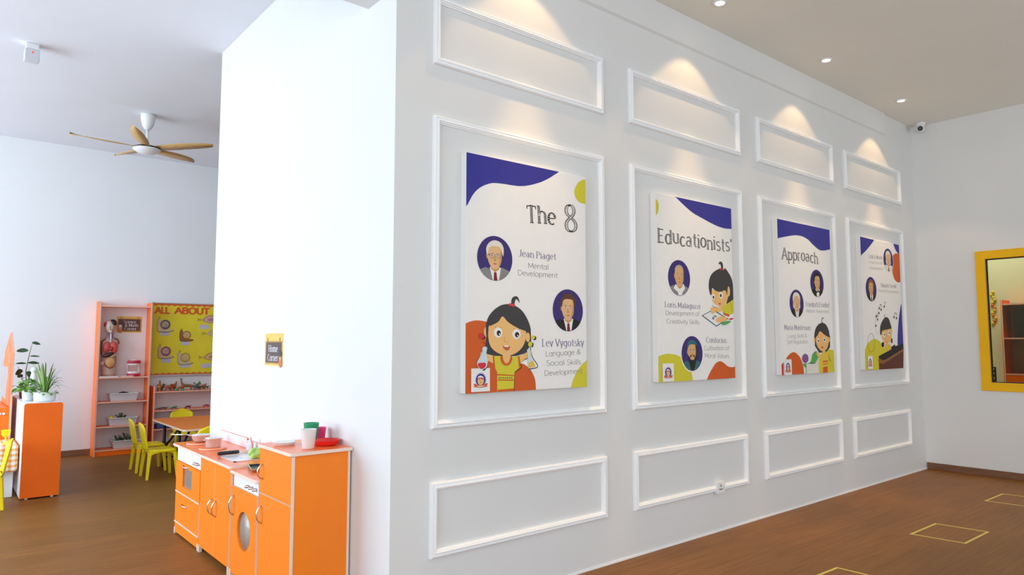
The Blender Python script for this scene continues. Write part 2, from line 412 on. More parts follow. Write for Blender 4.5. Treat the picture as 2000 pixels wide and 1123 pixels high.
def strip(P, wf):
    """quads along polyline P; wf(tangent) -> half width"""
    n = len(P); L = []; R = []
    closed = n > 3 and math.hypot(P[0][0] - P[-1][0], P[0][1] - P[-1][1]) < 1e-4
    for i in range(n):
        a = P[i - 1] if i else (P[-2] if closed else P[0]); b = P[i + 1] if i < n - 1 else (P[1] if closed else P[-1])
        tx, ty = b[0] - a[0], b[1] - a[1]; l = math.hypot(tx, ty) or 1; tx /= l; ty /= l; w = wf(tx, ty)
        L.append((P[i][0] - ty * w, P[i][1] + tx * w)); R.append((P[i][0] + ty * w, P[i][1] - tx * w))
    return [(L[i], R[i], R[i + 1], L[i + 1]) for i in range(n - 1)]
def glyph_quads(ch, style):
    """returns list of (colour slot, quad); slot 0 ink, 1 paper showing through"""
    out = []; gi = 0
    if ch == 'a' and style in ('serif', 'hatch'): ch = 'a2'
    for st in GL[ch][1]:
        P = flatten(st); gi += 1
        if ch == '8': P = spline(P[:-1], 3) + [P[0]]
        if style == 'thin':
            out += [(.1 * gi, q) for q in strip(P, lambda tx, ty: .036)]
        elif style == 'fat':
            out += [(.1 * gi, q) for q in strip(P, lambda tx, ty: .125)]
            if len(st) >= 1 and st[0][0] != 'A': out += [(.1 * gi + .45 + .2 * k, [(P[k][0] - .15, P[k][1] - .055), (P[k][0] + .15, P[k][1] - .05), (P[k][0] + .125, P[k][1] + .05), (P[k][0] - .125, P[k][1] + .05)]) for k in (0, -1)]
        else:
            wk, wt = (.066, .024) if style == 'serif' else (.085, .030)
            out += [(.1 * gi, q) for q in strip(P, lambda tx, ty: wt + (wk - wt) * abs(ty) ** 1.3)]
            ends = []
            if st[0][0] != 'A' and len(P) > 1 and abs(P[1][1] - P[0][1]) > .55 * math.hypot(P[1][0] - P[0][0], P[1][1] - P[0][1]): ends.append(P[0])
            if st[-1][0] != 'A' and len(P) > 1 and abs(P[-1][1] - P[-2][1]) > .55 * math.hypot(P[-1][0] - P[-2][0], P[-1][1] - P[-2][1]): ends.append(P[-1])
            if ch not in ("'", 'a2', 'e', '8') and not (ch == 'i' and P[0][1] > .8):
                for e in ends:
                    h = .032; w = .12; w2 = w
                    if ch in 'AVMNvwy' and e[1] not in (0, 1, .7): continue
                    if ch == 't' or (ch in 'du' and e[1] == 0): continue
                    if min(abs(e[1] - k) for k in (0, .7, 1, -.3)) > .02: continue
                    if ch not in 'AVMNvwy' and ch.islower() and e[1] > .5: w2 = .05
                    if ch in 'ET' and e[1] == 1 and style == 'hatch': w = w2 = .12
                    out.append((.12 * (len(out) % 7), [(e[0] - w, e[1] - h), (e[0] + w2, e[1] - h), (e[0] + w2, e[1] + h), (e[0] - w, e[1] + h)]))
            if ch == 'T' and style == 'hatch' and gi == 2:
                for x in (.05, .65): out.append((.5, [(x - .03, .97), (x + .03, .97), (x + .03, .80), (x - .03, .80)]))
            if style == 'hatch':
                # slanted light bars inside the heavy strokes
                for i in range(len(P) - 1):
                    a, b = P[i], P[i + 1]; l = math.hypot(b[0] - a[0], b[1] - a[1])
                    if l < 1e-6: continue
                    tx, ty = (b[0] - a[0]) / l, (b[1] - a[1]) / l; w = (wt + (wk - wt) * abs(ty) ** 1.3) - .028
                    if w < .018: continue
                    k = max(1, int(l / .085)); 
                    for j in range(k):
                        c = (j + .5) / k * l; cx, cy = a[0] + tx * c, a[1] + ty * c; s = .015; sl = .025
                        out.append((1, [(cx - ty * w - tx * (s + sl), cy + tx * w - ty * (s + sl)), (cx + ty * w - tx * (s - sl), cy - tx * w - ty * (s - sl)),
                                        (cx + ty * w + tx * (s + sl), cy - tx * w + ty * (s + sl)), (cx - ty * w + tx * (s - sl), cy + tx * w + ty * (s - sl))]))
    return out
def text_width(t, gap=0): return sum(GL[c][0] + gap if c != ' ' else .34 for c in t)
def text(mb, surf, t, p0, p1, h, style='thin', lift=0, slots=(0, 1), wob=None):
    """writes t along p0 -> p1 on a surface: surf(u, v, lift) -> 3D point"""
    ln = math.hypot(p1[0] - p0[0], p1[1] - p0[1]); dx, dy = (p1[0] - p0[0]) / ln, (p1[1] - p0[1]) / ln
    gap = .07 if style in ('serif', 'hatch') else 0; sx = ln / text_width(t, gap); x = 0
    for i, c in enumerate(t):
        if c == ' ': x += .34; continue
        w = wob[i] * h if wob else 0
        for slot, q in glyph_quads(c, style):
            dl = .04 * (i % 3)
            P = []
            for gx, gy in q:
                a = (x + gx) * sx; b = gy * h + w
                P.append(surf(p0[0] + dx * a - dy * b, p0[1] + dy * a + dx * b, lift + slot + dl))
            mb.add(P, [(0, 1, 2, 3)], slots[1 if slot >= 1 else 0])
        x += GL[c][0] + gap
def spline(P, n=6, closed=True):
    """Catmull-Rom through the control points"""
    out = []; L = len(P)
    for i in range(L if closed else L - 1):
        p = [P[(i + k) % L] if closed else P[min(max(i + k, 0), L - 1)] for k in (-1, 0, 1, 2)]
        for j in range(n):
            t = j / n
            out.append(tuple(.5 * (2 * p[1][d] + (p[2][d] - p[0][d]) * t + (2 * p[0][d] - 5 * p[1][d] + 4 * p[2][d] - p[3][d]) * t * t + (3 * p[1][d] - p[0][d] - 3 * p[2][d] + p[3][d]) * t ** 3) for d in range(2)))
    if not closed: out.append(tuple(P[-1]))
    return out
def oval(cx, cy, rx, ry, n=28, rot=0.0):
    c, s = math.cos(rot), math.sin(rot)
    return [(cx + rx * math.cos(2 * PI * k / n) * c - ry * math.sin(2 * PI * k / n) * s, cy + rx * math.cos(2 * PI * k / n) * s + ry * math.sin(2 * PI * k / n) * c) for k in range(n)]

# ------------------------------------------------------------------ materials of the things
M_ORANGE2 = mat('red_orange_laminate', (0.98, 0.165, 0.008), 0.36, spec=0.28, noise=0.025, nscale=3.0)
M_ORANGE = mat('orange_laminate', (0.98, 0.24, 0.016), 0.36, spec=0.28, noise=0.025, nscale=3.0)
M_ORTOP = mat('orange_worktop', (0.90, 0.19, 0.045), 0.25, noise=0.02, nscale=3.0)
M_EDGE = mat('pale_edge_band', (0.86, 0.68, 0.55), 0.4, noise=0.02, nscale=9)
M_WHITE = mat('white_laminate', (0.84, 0.85, 0.87), 0.35, noise=0.01, nscale=4)
M_PLASTW = mat('white_plastic', (0.80, 0.80, 0.79), 0.35, noise=0.01, nscale=8)
M_CHROME = mat('chrome', (0.78, 0.76, 0.74), 0.14, metal=1.0, noise=0.03, nscale=20)
M_STEEL = mat('brushed_steel', (0.80, 0.80, 0.80), 0.30, metal=0.6, noise=0.05, nscale=30)
M_DARKGLASS = mat('smoky_window', (0.26, 0.25, 0.22), 0.12, noise=0.05, nscale=4)
M_GREYPANE = mat('grey_acrylic', (0.36, 0.36, 0.32), 0.15, noise=0.04, nscale=3)
M_BLACK = mat('black_plastic', (0.014, 0.014, 0.016), 0.35, noise=0.1, nscale=10)
M_CLEAR = mat('clear_plastic', (0.86, 0.92, 0.97), 0.08, trans=0.85)
M_CLEAR.node_tree.nodes['Principled BSDF'].inputs['IOR'].default_value = 1.2
M_RED = mat('red_plastic', (0.80, 0.022, 0.018), 0.3, noise=0.04, nscale=6)
M_PINK = mat('pink_plastic', (0.80, 0.06, 0.22), 0.3, noise=0.04, nscale=6)
M_GREEN = mat('green_plastic', (0.015, 0.34, 0.15), 0.3, noise=0.04, nscale=6)
M_LIME = mat('lime_plastic', (0.42, 0.68, 0.16), 0.45, noise=0.2, nscale=24)
M_YELLOW = mat('yellow_plastic', (0.97, 0.77, 0.008), 0.36, spec=0.35, noise=0.03, nscale=5)
M_LEAF = mat('leaf_green', (0.09, 0.24, 0.035), 0.45, noise=0.35, nscale=14)
M_LEAFD = mat('leaf_dark', (0.035, 0.10, 0.028), 0.45, noise=0.3, nscale=14)
M_LEAFL = mat('leaf_light', (0.22, 0.40, 0.07), 0.45, noise=0.3, nscale=18)
M_SOIL = mat('soil', (0.05, 0.03, 0.02), 0.9, noise=0.4, nscale=40)
M_SKIN = mat('model_skin', (0.60, 0.40, 0.30), 0.45, noise=0.05, nscale=8)
M_BLADE = wood_mat('fan_blade_wood', (0.52, 0.31, 0.10), (0.62, 0.40, 0.15), (3, 3, 3))
M_PAPER = mat('paper', (0.80, 0.80, 0.78), 0.7, noise=0.015, nscale=6)
M_TAPE = mat('yellow_tape', (0.62, 0.52, 0.10), 0.5, noise=0.08, nscale=12)

# ------------------------------------------------------------------ play kitchen along the end face
XF = -0.330                       # front of the doors
EB = {'-x': 0}                    # front orange, edges pale
def door_panel(y0, y1, z0, z1, name, parent, t=0.016, x=XF):
    return MB().box((x, y0, z0), (x + t, y1, z1), 1, EB, bev=0.0015).build(name, [M_ORANGE, M_EDGE], parent)
def bow(p0, p1, out=0.028, r=0.0042, n=12):
    P0 = Vector(p0); P1 = Vector(p1); pts = []
    for k in range(n + 1):
        t = k / n; q = P0.lerp(P1, t); q.x -= out * math.sin(PI * t) ** 0.6; pts.append(q)
    return MB().tube(pts, r, 8)
def knob_row(parent, ys, z, name='control_knob'):
    for y in ys:
        MB().lathe((XF - .019, y, z), [(0, 0), (.006, 0), (.0075, .004), (.008, .016), (.010, .0185)], 16, axis='x').build(name, M_CHROME, parent)
def carcass(parent, y0, y1, z1, name='body', z0=0.012):
    return MB().box((-.313, y0, z0), (-.012, y1, z1), 0, {'-x': 0}).build(name, [M_ORANGE, M_EDGE], parent)
def feet(parent, y0, y1):
    for y in (y0, y1):
        for x in (-.322, -.05):
            MB().box((x - .010, y - .009, 0), (x + .010, y + .009, 0.045)).build('foot', M_EDGE, parent)

# oven unit
ov = thing('play_oven', 'orange toy oven with small dark window, farthest unit of the play kitchen', 'toy kitchen unit', (-.17, 2.2, 0), 'play kitchen units')
OY0, OY1 = 1.912, 2.500
MB().box((-.313, OY0, .03), (-.012, OY1, .6155)).build('body', M_ORANGE, ov)
MB().box((XF + .004, OY0 + .012, .520), (-.313, OY1 - .012, .6145)).build('control_panel', M_WHITE, ov)
knob_row(ov, (2.03, 1.995, 1.96), .553)
dm = MB()
# oven door with a real cut-out
wy0, wy1, wz0, wz1 = 2.105, 2.325, .352, .485
d0, d1, e0, e1 = OY0 + .004, OY1 - .004, .306, .515
for a in ((d0, wy0, e0, e1), (wy1, d1, e0, e1), (wy0, wy1, e0, wz0), (wy0, wy1, wz1, e1)):
    dm.box((XF, a[0], a[2]), (XF + .016, a[1], a[3]), 1, {'-x': 0, '+y': 0, '-y': 0, '+z': 0, '-z': 0})
dv = dm.build('door', [M_ORANGE, M_EDGE], ov)
MB().box((XF + .012, wy0 - .005, wz0 - .005), (XF + .0155, wy1 + .005, wz1 + .005)).build('window', M_DARKGLASS, dv)
bow((XF, 2.315, .498), (XF, 2.19, .498), .022, .004).build('handle', M_CHROME, dv)
MB().box((XF - .004, d0, .298), (-.313, d1, .305)).build('edge_strip', M_EDGE, ov)
dr = door_panel(d0, d1, .093, .296, 'drawer', ov)
bow((XF, 2.315, .232), (XF, 2.19, .232), .022, .004).build('handle', M_CHROME, dr)
MB().box((XF - .004, d0, .084), (-.313, d1, .091)).build('edge_strip', M_EDGE, ov)
MB().box((XF + .002, d0, .014), (-.313, d1, .083)).build('kick_plate', M_ORANGE, ov)
feet(ov, OY0 + .012, OY1 - .012)

# sink cupboard
cb = thing('play_sink_cupboard', 'orange toy sink cupboard with two arched handles, between the toy oven and toy washing machine', 'toy kitchen unit', (-.17, 1.6, 0), 'play kitchen units')
CY0, CY1 = 1.298, 1.904
MB().box((-.313, CY0, .03), (-.012, CY1, .6155)).build('body', M_ORANGE, cb)
for a, b, hy in ((1.302, 1.601, 1.562), (1.603, 1.900, 1.642)):
    d = door_panel(a, b, 0.040, .613, 'door', cb)
    bow((XF, hy, .385), (XF, hy, .287)).build('handle', M_CHROME, d)
feet(cb, CY0 + .012, CY1 - .012)

# worktop lying over oven and cupboard, with the steel sink let into it
wt = thing('play_worktop', 'long orange toy worktop with pale edge lying over toy oven and sink cupboard', 'worktop', (-.17, 1.95, .608))
def slab(y0, y1, z0, z1, x0=-.345, x1=-.004, r=.02):
    o = [(x0 + r * (1 - math.cos(a)), y0 + r * (1 - math.sin(a))) for a in [PI / 2 * k / 5 for k in range(6)]]
    o = [(x0, y0 + r)] + [(x0 + r - r * math.cos(a), y0 + r - r * math.sin(a)) for a in [PI / 2 * k / 5 for k in range(1, 6)]] + [(x1, y0), (x1, y1)] + \
        [(x0 + r - r * math.sin(a), y1 - r + r * math.cos(a)) for a in [PI / 2 * k / 5 for k in range(6)]]
    return MB().prism(o, (z0, z1), 'z', 0, 1)
slab(1.292, 2.560, .616, .633).build('slab', [M_ORTOP, M_EDGE], wt, bevel=.002)
sk = MB()
sx0, sx1, sy0, sy1 = -.275, -.105, 1.42, 1.70
for a in ((sx0, sx0 + .014, sy0, sy1), (sx1 - .014, sx1, sy0, sy1), (sx0, sx1, sy0, sy0 + .014), (sx0, sx1, sy1 - .014, sy1)):
    sk.box((a[0], a[2], .6335), (a[1], a[3], .637))
sk.box((sx0 + .01, sy0 + .01, .6332), (sx1 - .01, sy1 - .01, .6342))
sk.lathe((-.19, 1.56, .6342), [(.014, 0), (.014, .0012), (0, .0012)], 18)
sk.build('sink', M_STEEL, wt)
for y0, y1, zt in ((1.945, 2.545, .702), (1.300, 1.940, .690)):
    MB().box((-.020, y0, .6335), (-.004, y1, zt), 1, {'-x': 0}, bev=.002).build('splashback', [M_WHITE, M_ORTOP], wt)
for cx, cy in ((-.208, 2.065), (-.205, 2.385)):
    MB().lathe((cx, cy, .6335), [(.076, 0), (.088, .001), (.091, .005), (.0905, .008)], 40, mi=1).lathe((cx, cy, .6335), [(.0905, .008), (.089, .0115), (.085, .0125)], 40, mi=0).build('hob_disc', [M_ORTOP, M_EDGE], wt)

# washing machine
wm = thing('play_washing_machine', 'orange toy washing machine with a round grey porthole, beside the toy fridge', 'toy kitchen unit', (-.17, 1.06, 0), 'play kitchen units')
WY0, WY1 = .850, 1.284
MB().box((-.300, WY0, .012), (-.012, WY1, .5995)).build('body', M_ORANGE, wm)
MB().box((XF + .004, WY0 + .004, .530), (-.300, WY1 - .03, .5995)).build('control_panel', M_WHITE, wm)
knob_row(wm, (1.005, .945, .885), .560)
# door: panel with round porthole
pc = (1.062, .300); pr = .108; yy0, yy1, zz0, zz1 = WY0 + .012, WY1 - .008, .030, .526
N_ = 40; ring_in = [(pc[0] + pr * math.cos(2 * PI * k / N_), pc[1] + pr * math.sin(2 * PI * k / N_)) for k in range(N_)]
def to_rect(p):
    dx, dz = p[0] - pc[0], p[1] - pc[1]
    s = min(((yy1 if dx > 0 else yy0) - pc[0]) / dx if abs(dx) > 1e-6 else 9e9, ((zz1 if dz > 0 else zz0) - pc[1]) / dz if abs(dz) > 1e-6 else 9e9)
    return (pc[0] + dx * s, pc[1] + dz * s)
outr = [to_rect(p) for p in ring_in]
for c in ((yy0, zz0), (yy1, zz0), (yy0, zz1), (yy1, zz1)):
    k = min(range(N_), key=lambda i: (outr[i][0] - c[0]) ** 2 + (outr[i][1] - c[1]) ** 2); outr[k] = c
vs = [(x, p[0], p[1]) for x in (XF, XF + .016) for p in ring_in + outr]
fs = []; ms = []
for k in range(N_):
    k2 = (k + 1) % N_
    fs += [(k, k2, N_ + k2, N_ + k), (2 * N_ + k, 3 * N_ + k, 3 * N_ + k2, 2 * N_ + k2), (k, 2 * N_ + k, 2 * N_ + k2, k2), (N_ + k, N_ + k2, 3 * N_ + k2, 3 * N_ + k)]; ms += [0, 0, 0, 1]
wd = MB().add(vs, fs, ms).build('door', [M_ORANGE, M_EDGE], wm)
MB().lathe((XF + .0125, pc[0], pc[1]), [(pr + .006, 0), (pr + .006, .003)], 40, axis='x').build('porthole', M_GREYPANE, wd)
bow((XF, 1.236, .474), (XF, 1.240, .360)).build('handle', M_CHROME, wd)
feet(wm, WY0 + .012, WY1 - .012)
slab(.848, 1.289, .600, .617).build('top', [M_ORTOP, M_EDGE], wm, bevel=.002)

# fridge
fr = thing('play_fridge', 'tall orange toy fridge with two doors and arched handles, nearest unit of the play kitchen', 'toy kitchen unit', (-.17, .62, 0), 'play kitchen units')
FY0, FY1 = .398, .838
fb = MB(); fb.box((-.313, FY0 + .004, .03), (-.024, FY1, .8005), 0); fb.box((-.024, FY0, .012), (-.012, FY1, .8005), 1)
fb.box((-.319, FY0, .012), (-.313, FY1, .8005), 1); fb.build('body', [M_ORANGE, M_EDGE], fr)
for a, b, h in ((.560, .797, (.712, .634)), (.040, .554, (.492, .400))):
    d = door_panel(FY0, FY1 - .002, a, b, 'door', fr, t=.011)
    bow((XF, .790, h[0]), (XF, .786, h[1])).build('handle', M_CHROME, d)
slab(.386, .845, .801, .818).build('top', [M_ORTOP, M_EDGE], fr, bevel=.002)
feet(fr, FY0 + .012, FY1 - .012)

# things standing on the play kitchen
t = thing('toy_saucepan', 'lidded stainless steel toy saucepan on the nearer orange hob disc', 'pot', (-.206, 2.07, .646), 'toy pans')
MB().lathe((-.206, 2.07, .646), [(0, 0), (.046, 0), (.050, .004), (.051, .058), (.055, .060), (.055, .062)], 36).build('pan_body', M_STEEL, t)
MB().lathe((-.206, 2.07, .708), [(.055, 0), (.055, .002), (.03, .008), (0, .009)], 36).build('lid', M_STEEL, t)
MB().tube([(-.206 + .016 * math.cos(a), 2.07 + .004, .716 + .017 * math.sin(a)) for a in [PI * k / 10 for k in range(11)]], .002, 8).build('lid_handle', M_CHROME, t)
for s in (-1, 1):
    MB().tube([(-.206 + s * (.051 + .014 * math.sin(a)), 2.07 - .018 * math.cos(a), .698) for a in [PI * k / 8 for k in range(9)]], .002, 8).build('side_handle', M_CHROME, t)
t = thing('toy_wok', 'open stainless steel toy wok with a thin straight handle on the farther hob disc', 'pan', (-.205, 2.37, .646), 'toy pans')
MB().lathe((-.205, 2.37, .646), [(0, .002), (.034, .002), (.052, .018), (.066, .052), (.069, .054), (.064, .053), (.050, .021), (.032, .006), (0, .006)], 36).build('pan_body', M_STEEL, t)
MB().tube([(-.262, 2.40, .692), (-.285, 2.42, .700), (-.375, 2.47, .703)], [.005, .0045, .004], 8).build('handle', M_CHROME, t)
t = thing('toy_knife', 'toy knife with black round handle across the far edge of the steel toy sink', 'toy utensil', (-.19, 1.715, .633))
MB().lathe((-.285, 1.715, .650), [(0, 0), (.010, .001), (.0125, .01), (.0125, .13), (.010, .135), (0, .135)], 16, axis='x').build('handle', M_BLACK, t)
MB().box((-.152, 1.712, .6375), (-.06, 1.716, .655), bev=.001).build('blade', M_STEEL, t)
t = thing('toy_cabbage', 'light green and yellow toy cabbage at the near end of the steel sink', 'toy food', (-.135, 1.47, .637))
mb = MB(); rnd = random.Random(4)
mb.ball((-.128, 1.47, .663), .036, .036, .028)
for k in range(9):
    a = 2 * PI * k / 9; mb.ball((-.128 + .022 * math.cos(a), 1.47 + .022 * math.sin(a), .660 + .010 * (k % 3)), .024, .024, .022, 10, 0, 6)
mb.build('leaves', M_LIME, t)
MB().lathe((-.128, 1.47, .6372), [(0, 0), (.024, 0), (.036, .016), (.02, .02)], 20).build('base', M_YELLOW, t)
t = thing('clear_bottle', 'clear plastic toy bottle standing by the white splashback', 'bottle', (-.062, 1.76, .633))
MB().lathe((-.062, 1.76, .6335), [(0, .001), (.021, .001), (.023, .006), (.023, .05), (.018, .066), (.009, .080), (.009, .088)], 24).build('bottle_body', M_CLEAR, t)
MB().lathe((-.062, 1.76, .7215), [(.011, 0), (.011, .014), (0, .015)], 16).build('cap', M_PLASTW, t)
t = thing('toy_griddle_tray', 'black toy griddle tray with a silver rim on the toy washing machine', 'tray', (-.215, 1.19, .617))
def rotz(p, c, a): return (c[0] + (p[0] - c[0]) * math.cos(a) - (p[1] - c[1]) * math.sin(a), c[1] + (p[0] - c[0]) * math.sin(a) + (p[1] - c[1]) * math.cos(a))
cc = (-.205, 1.17); q = [rotz(p, cc, -.25) for p in ((-.265, 1.08), (-.145, 1.08), (-.145, 1.27), (-.265, 1.27))]
q2 = [(cc[0] + (p[0] - cc[0]) * .86, cc[1] + (p[1] - cc[1]) * .9) for p in q]
mb = MB()
vs = [(*p, .6175) for p in q2] + [(*p, .636) for p in q] + [(*((p[0] * .93 + cc[0] * .07), (p[1] * .93 + cc[1] * .07)), .636) for p in q] + [(*((p[0] * .9 + cc[0] * .1), (p[1] * .9 + cc[1] * .1)), .626) for p in q]
fs = [(3, 2, 1, 0)]; ms = [0]
for i, m_ in ((0, 1), (1, 1), (2, 0)):
    for k in range(4): fs.append((i * 4 + k, i * 4 + (k + 1) % 4, i * 4 + 4 + (k + 1) % 4, i * 4 + 4 + k)); ms.append(m_)
fs.append((12, 13, 14, 15)); ms.append(0)
mb.add(vs, fs, ms).build('tray_body', [M_BLACK, M_CHROME], t)
mb = MB(); prof = []
n = 36; vs = [(-.250, .700, .8185)]; 
for j, (r, h) in enumerate(((.046, 0), (.058, .014), (.060, .016), (.055, .017), (.05, .0165))):
    for k in range(72):
        rr = r + (.0022 if k % 2 else -.0022) * (1 if j < 3 else 0); a = 2 * PI * k / 72
        vs.append((-.250 + rr * math.cos(a), .700 + rr * math.sin(a), .8185 + h))
vs.append((-.250, .700, .8185 + .0165)); fs = []
for j in range(4):
    for k in range(72): fs.append((1 + j * 72 + k, 1 + j * 72 + (k + 1) % 72, 1 + (j + 1) * 72 + (k + 1) % 72, 1 + (j + 1) * 72 + k))
for k in range(72): fs += [(0, 1 + (k + 1) % 72, 1 + k), (len(vs) - 1, 1 + 4 * 72 + k, 1 + 4 * 72 + (k + 1) % 72)]
solo('toy_tart', mb.add(vs, fs, 0), M_PLASTW, 'white round fluted toy tart dish on top of the toy fridge', 'toy food')
def cup(c, rb, rt, h, m, label, z=.8185):
    prof = [(0, 0), (rb - .003, 0), (rb, .003), (rt, h - .002), (rt + .001, h), (rt - .002, h), (rb - .0025, .006), (0, .006)]
    return solo('toy_cup', MB().lathe((c[0], c[1], z), prof, 36), m, label, 'cup', 'cups on the toy fridge')
cup((-.206, .489), .031, .040, .099, M_PLASTW, 'white tapered plastic cup standing in front of the other cups on the toy fridge')
cup((-.125, .640), .032, .041, .112, M_GREEN, 'green plastic cup behind the white cup on the toy fridge')
cup((-.050, .690), .024, .032, .078, M_PINK, 'pink plastic cup behind the red plate on the toy fridge')
solo('toy_plate', MB().lathe((-.082, .545, .8185), [(0, 0), (.050, 0), (.066, .008), (.073, .027), (.075, .029), (.071, .028), (.062, .011), (.048, .004), (0, .004)], 44), M_RED,
     'round red plastic plate with raised rim on the toy fridge', 'plate')

# ------------------------------------------------------------------ white detector on the ceiling, camera, socket, lamps, fan
t = thing('ceiling_detector', 'small white ceiling mounted detector box with a red light', 'detector', (-1.235, 3.66, ZC))
MB().box((-1.280, 3.625, 3.722), (-1.192, 3.715, 3.769), bev=.006).build('base', M_PLASTW, t)
MB().box((-1.287, 3.62, 3.632), (-1.186, 3.72, 3.7215), bev=.007).build('housing', mat('grey_white_plastic', (.62, .63, .66), .4, noise=.02), t)
MB().lathe((-1.235, 3.6175, 3.692), [(0, 0), (.007, 0), (.007, .003)], 14, axis='y').build('indicator', mat('red_indicator', (.8, .02, .02), .3, emit=(1, .03, .03), estr=2.0), t)

t = thing('security_camera', 'small white turret security camera under the ceiling in the room corner', 'security camera', (6.487, -.136, ZC))
MB().lathe((6.487, -.136, 3.728), [(.030, 0), (.044, .006), (.050, .03), (.052, .0415)], 28).build('base', M_PLASTW, t)
bl = MB().ball((6.487, -.136, 3.705), .043, n=24, m=16).build('housing', M_PLASTW, t)
dv_ = (Vector((-1.7, -3.0, 1.9)) - Vector((6.487, -.136, 3.705))).normalized(); rq = Vector((0, 0, 1)).rotation_difference(dv_).to_matrix()
lm = MB().lathe((0, 0, 0), [(.026, .034), (.026, .0425), (.021, .0445), (0, .0445)], 24); lm.v = [tuple(rq @ Vector(v) + Vector((6.487, -.136, 3.705))) for v in lm.v]
lm.build('lens', M_BLACK, bl)

t = thing('wall_socket', 'white square wall socket with switch on the lower moulding under the second poster', 'wall socket', (2.708, 0, .318))
MB().box((2.663, -.036, .276), (2.753, -.0001, .360), bev=.004).build('plate', M_PLASTW, t)
MB().box((2.722, -.041, .330), (2.742, -.035, .350), bev=.002).build('switch', M_PLASTW, t)
mb = MB(); 
for x, z, w, h in ((2.701, .334, .007, .016), (2.690, .308, .015, .007), (2.712, .308, .015, .007)): mb.box((x - w / 2, -.0368, z - h / 2), (x + w / 2, -.0355, z + h / 2))
mb.build('pin_holes', M_BLACK, t)

M_LAMP = mat('lamp_disc', (1, .95, .85), .4, emit=(1.0, 0.93, 0.80), estr=9.0)
DL = [(.862, 'ceiling downlight above the first poster, the one nearest the kitchen end'), (2.434, 'ceiling downlight above the second poster'),
      (4.005, 'ceiling downlight above the third poster'), (5.56, 'ceiling downlight above the last poster, near the security camera')]
for x, lb in DL:
    y = -.298
    t = thing('ceiling_downlight', 'white round recessed ' + lb, 'downlight', (x, y, ZC), 'downlights along the poster wall')
    MB().lathe((x, y, 3.760), [(.036, .0098), (.034, .002), (.037, 0), (.050, .003), (.052, .0098)], 32).build('trim_ring', M_PLASTW, t)
    MB().lathe((x, y, 3.7675), [(0, 0), (.035, 0), (.035, .002), (0, .002)], 28).build('lens', M_LAMP, t)
    for nm, half, blend, pw in (('wide_beam', 45, .20, SPOT_W), ('narrow_beam', 20, .85, SPOT_N)):
        l = bpy.data.lights.new(nm, 'SPOT'); l.energy = pw; l.color = (1.0, .62, .28); l.spot_size = math.radians(2 * half); l.spot_blend = blend; l.shadow_soft_size = .022
        o = bpy.data.objects.new(nm, l); COL.objects.link(o); o.location = (x, y, 3.757); 

t = thing('ceiling_fan', 'white ceiling fan with five light wood blades over the back of the room', 'ceiling fan', (-.105, 4.98, ZC))
FX, FY = -.105, 4.98
MB().lathe((FX, FY, 3.60), [(.016, 0), (.030, .012), (.052, .045), (.066, .095), (.070, .150), (.070, .1695)], 32).build('canopy', M_PLASTW, t)
MB().lathe((FX, FY, 3.44), [(.013, 0), (.013, .161)], 16).build('rod', M_PLASTW, t)
hb = MB().lathe((FX, FY, 3.342), [(0, 0), (.05, .006), (.105, .026), (.132, .05), (.134, .056)], 40).build('hub', M_PLASTW, t)
MB().lathe((FX, FY, 3.398), [(.134, 0), (.130, .012), (.10, .026), (.05, .034), (.02, .044)], 40).build('motor_cover', M_BLACK, t)
a00 = math.atan2(-.199, .98)
for k in range(5):
    th = math.radians(-23 + 72 * k)
    d = Vector((math.cos(th) * .98 + math.sin(th) * .199, -math.cos(th) * .199 + math.sin(th) * .98, 0)); w = Vector((-d.y, d.x, 0))
    vs = []; n = 14
    for i in range(n + 1):
        s = i / n; r = .09 + .60 * s
        wd_ = .028 + .046 * math.sin(PI * min(1, s * 1.05)) ** .8 * (1 - .3 * s)
        if s > .72: wd_ *= math.sqrt(max(.0006, 1 - ((s - .72) / .28) ** 2))
        off = .05 * math.sin(s * PI * .6)
        for e in (-1, 1):
            for hgt in (0, .006):
                p = Vector((FX, FY, 3.408 + .03 * s - .012 * e)) + d * r + w * (wd_ * e - off); vs.append((p.x, p.y, p.z + hgt))
    fs = [(0, 1, 3, 2), (n * 4, n * 4 + 2, n * 4 + 3, n * 4 + 1)]
    for i in range(n):
        a = i * 4; b = a + 4
        fs += [(a, a + 2, b + 2, b), (a + 1, b + 1, b + 3, a + 3), (a, b, b + 1, a + 1), (a + 2, a + 3, b + 3, b + 2)]
    MB().add(vs, fs, 0, True).build('blade', M_BLADE, t)

# ------------------------------------------------------------------ tape squares on the floor
def tape_square(c, lb):
    c = [Vector(p) for p in c]; t = thing('tape_square', lb, 'floor marking', (sum(p.x for p in c) / 4, sum(p.y for p in c) / 4, 0), 'tape squares on the floor')
    w = .017
    for k in range(4):
        a, b = c[k], c[(k + 1) % 4]; d = (b - a).normalized(); nrm = Vector((-d.y, d.x)); ctr = sum(c, Vector((0, 0))) / 4
        if nrm.dot(ctr - a) < 0: nrm = -nrm
        q = [a, b, b + nrm * w - d * 0, a + nrm * w]; z0 = .0003 + .0003 * (k % 2)
        MB().prism([(p.x, p.y) for p in q], (0.0001, .0006 + z0), 'z').build('tape_strip', M_TAPE, t)
tape_square([(2.105, -.905), (2.573, -.922), (2.585, -1.27), (2.115, -1.255)], 'nearest of three yellow tape rectangles on the floor, cut by the photo bottom')
tape_square([(3.702, -.911), (4.169, -.916), (4.206, -1.261), (3.741, -1.255)], 'yellow tape rectangle on the wooden floor, middle one of the row of three')
tape_square([(5.322, -.904), (5.776, -.913), (5.800, -1.262), (5.350, -1.255)], 'yellow tape rectangle on the wooden floor, farthest of three, below the yellow framed window')

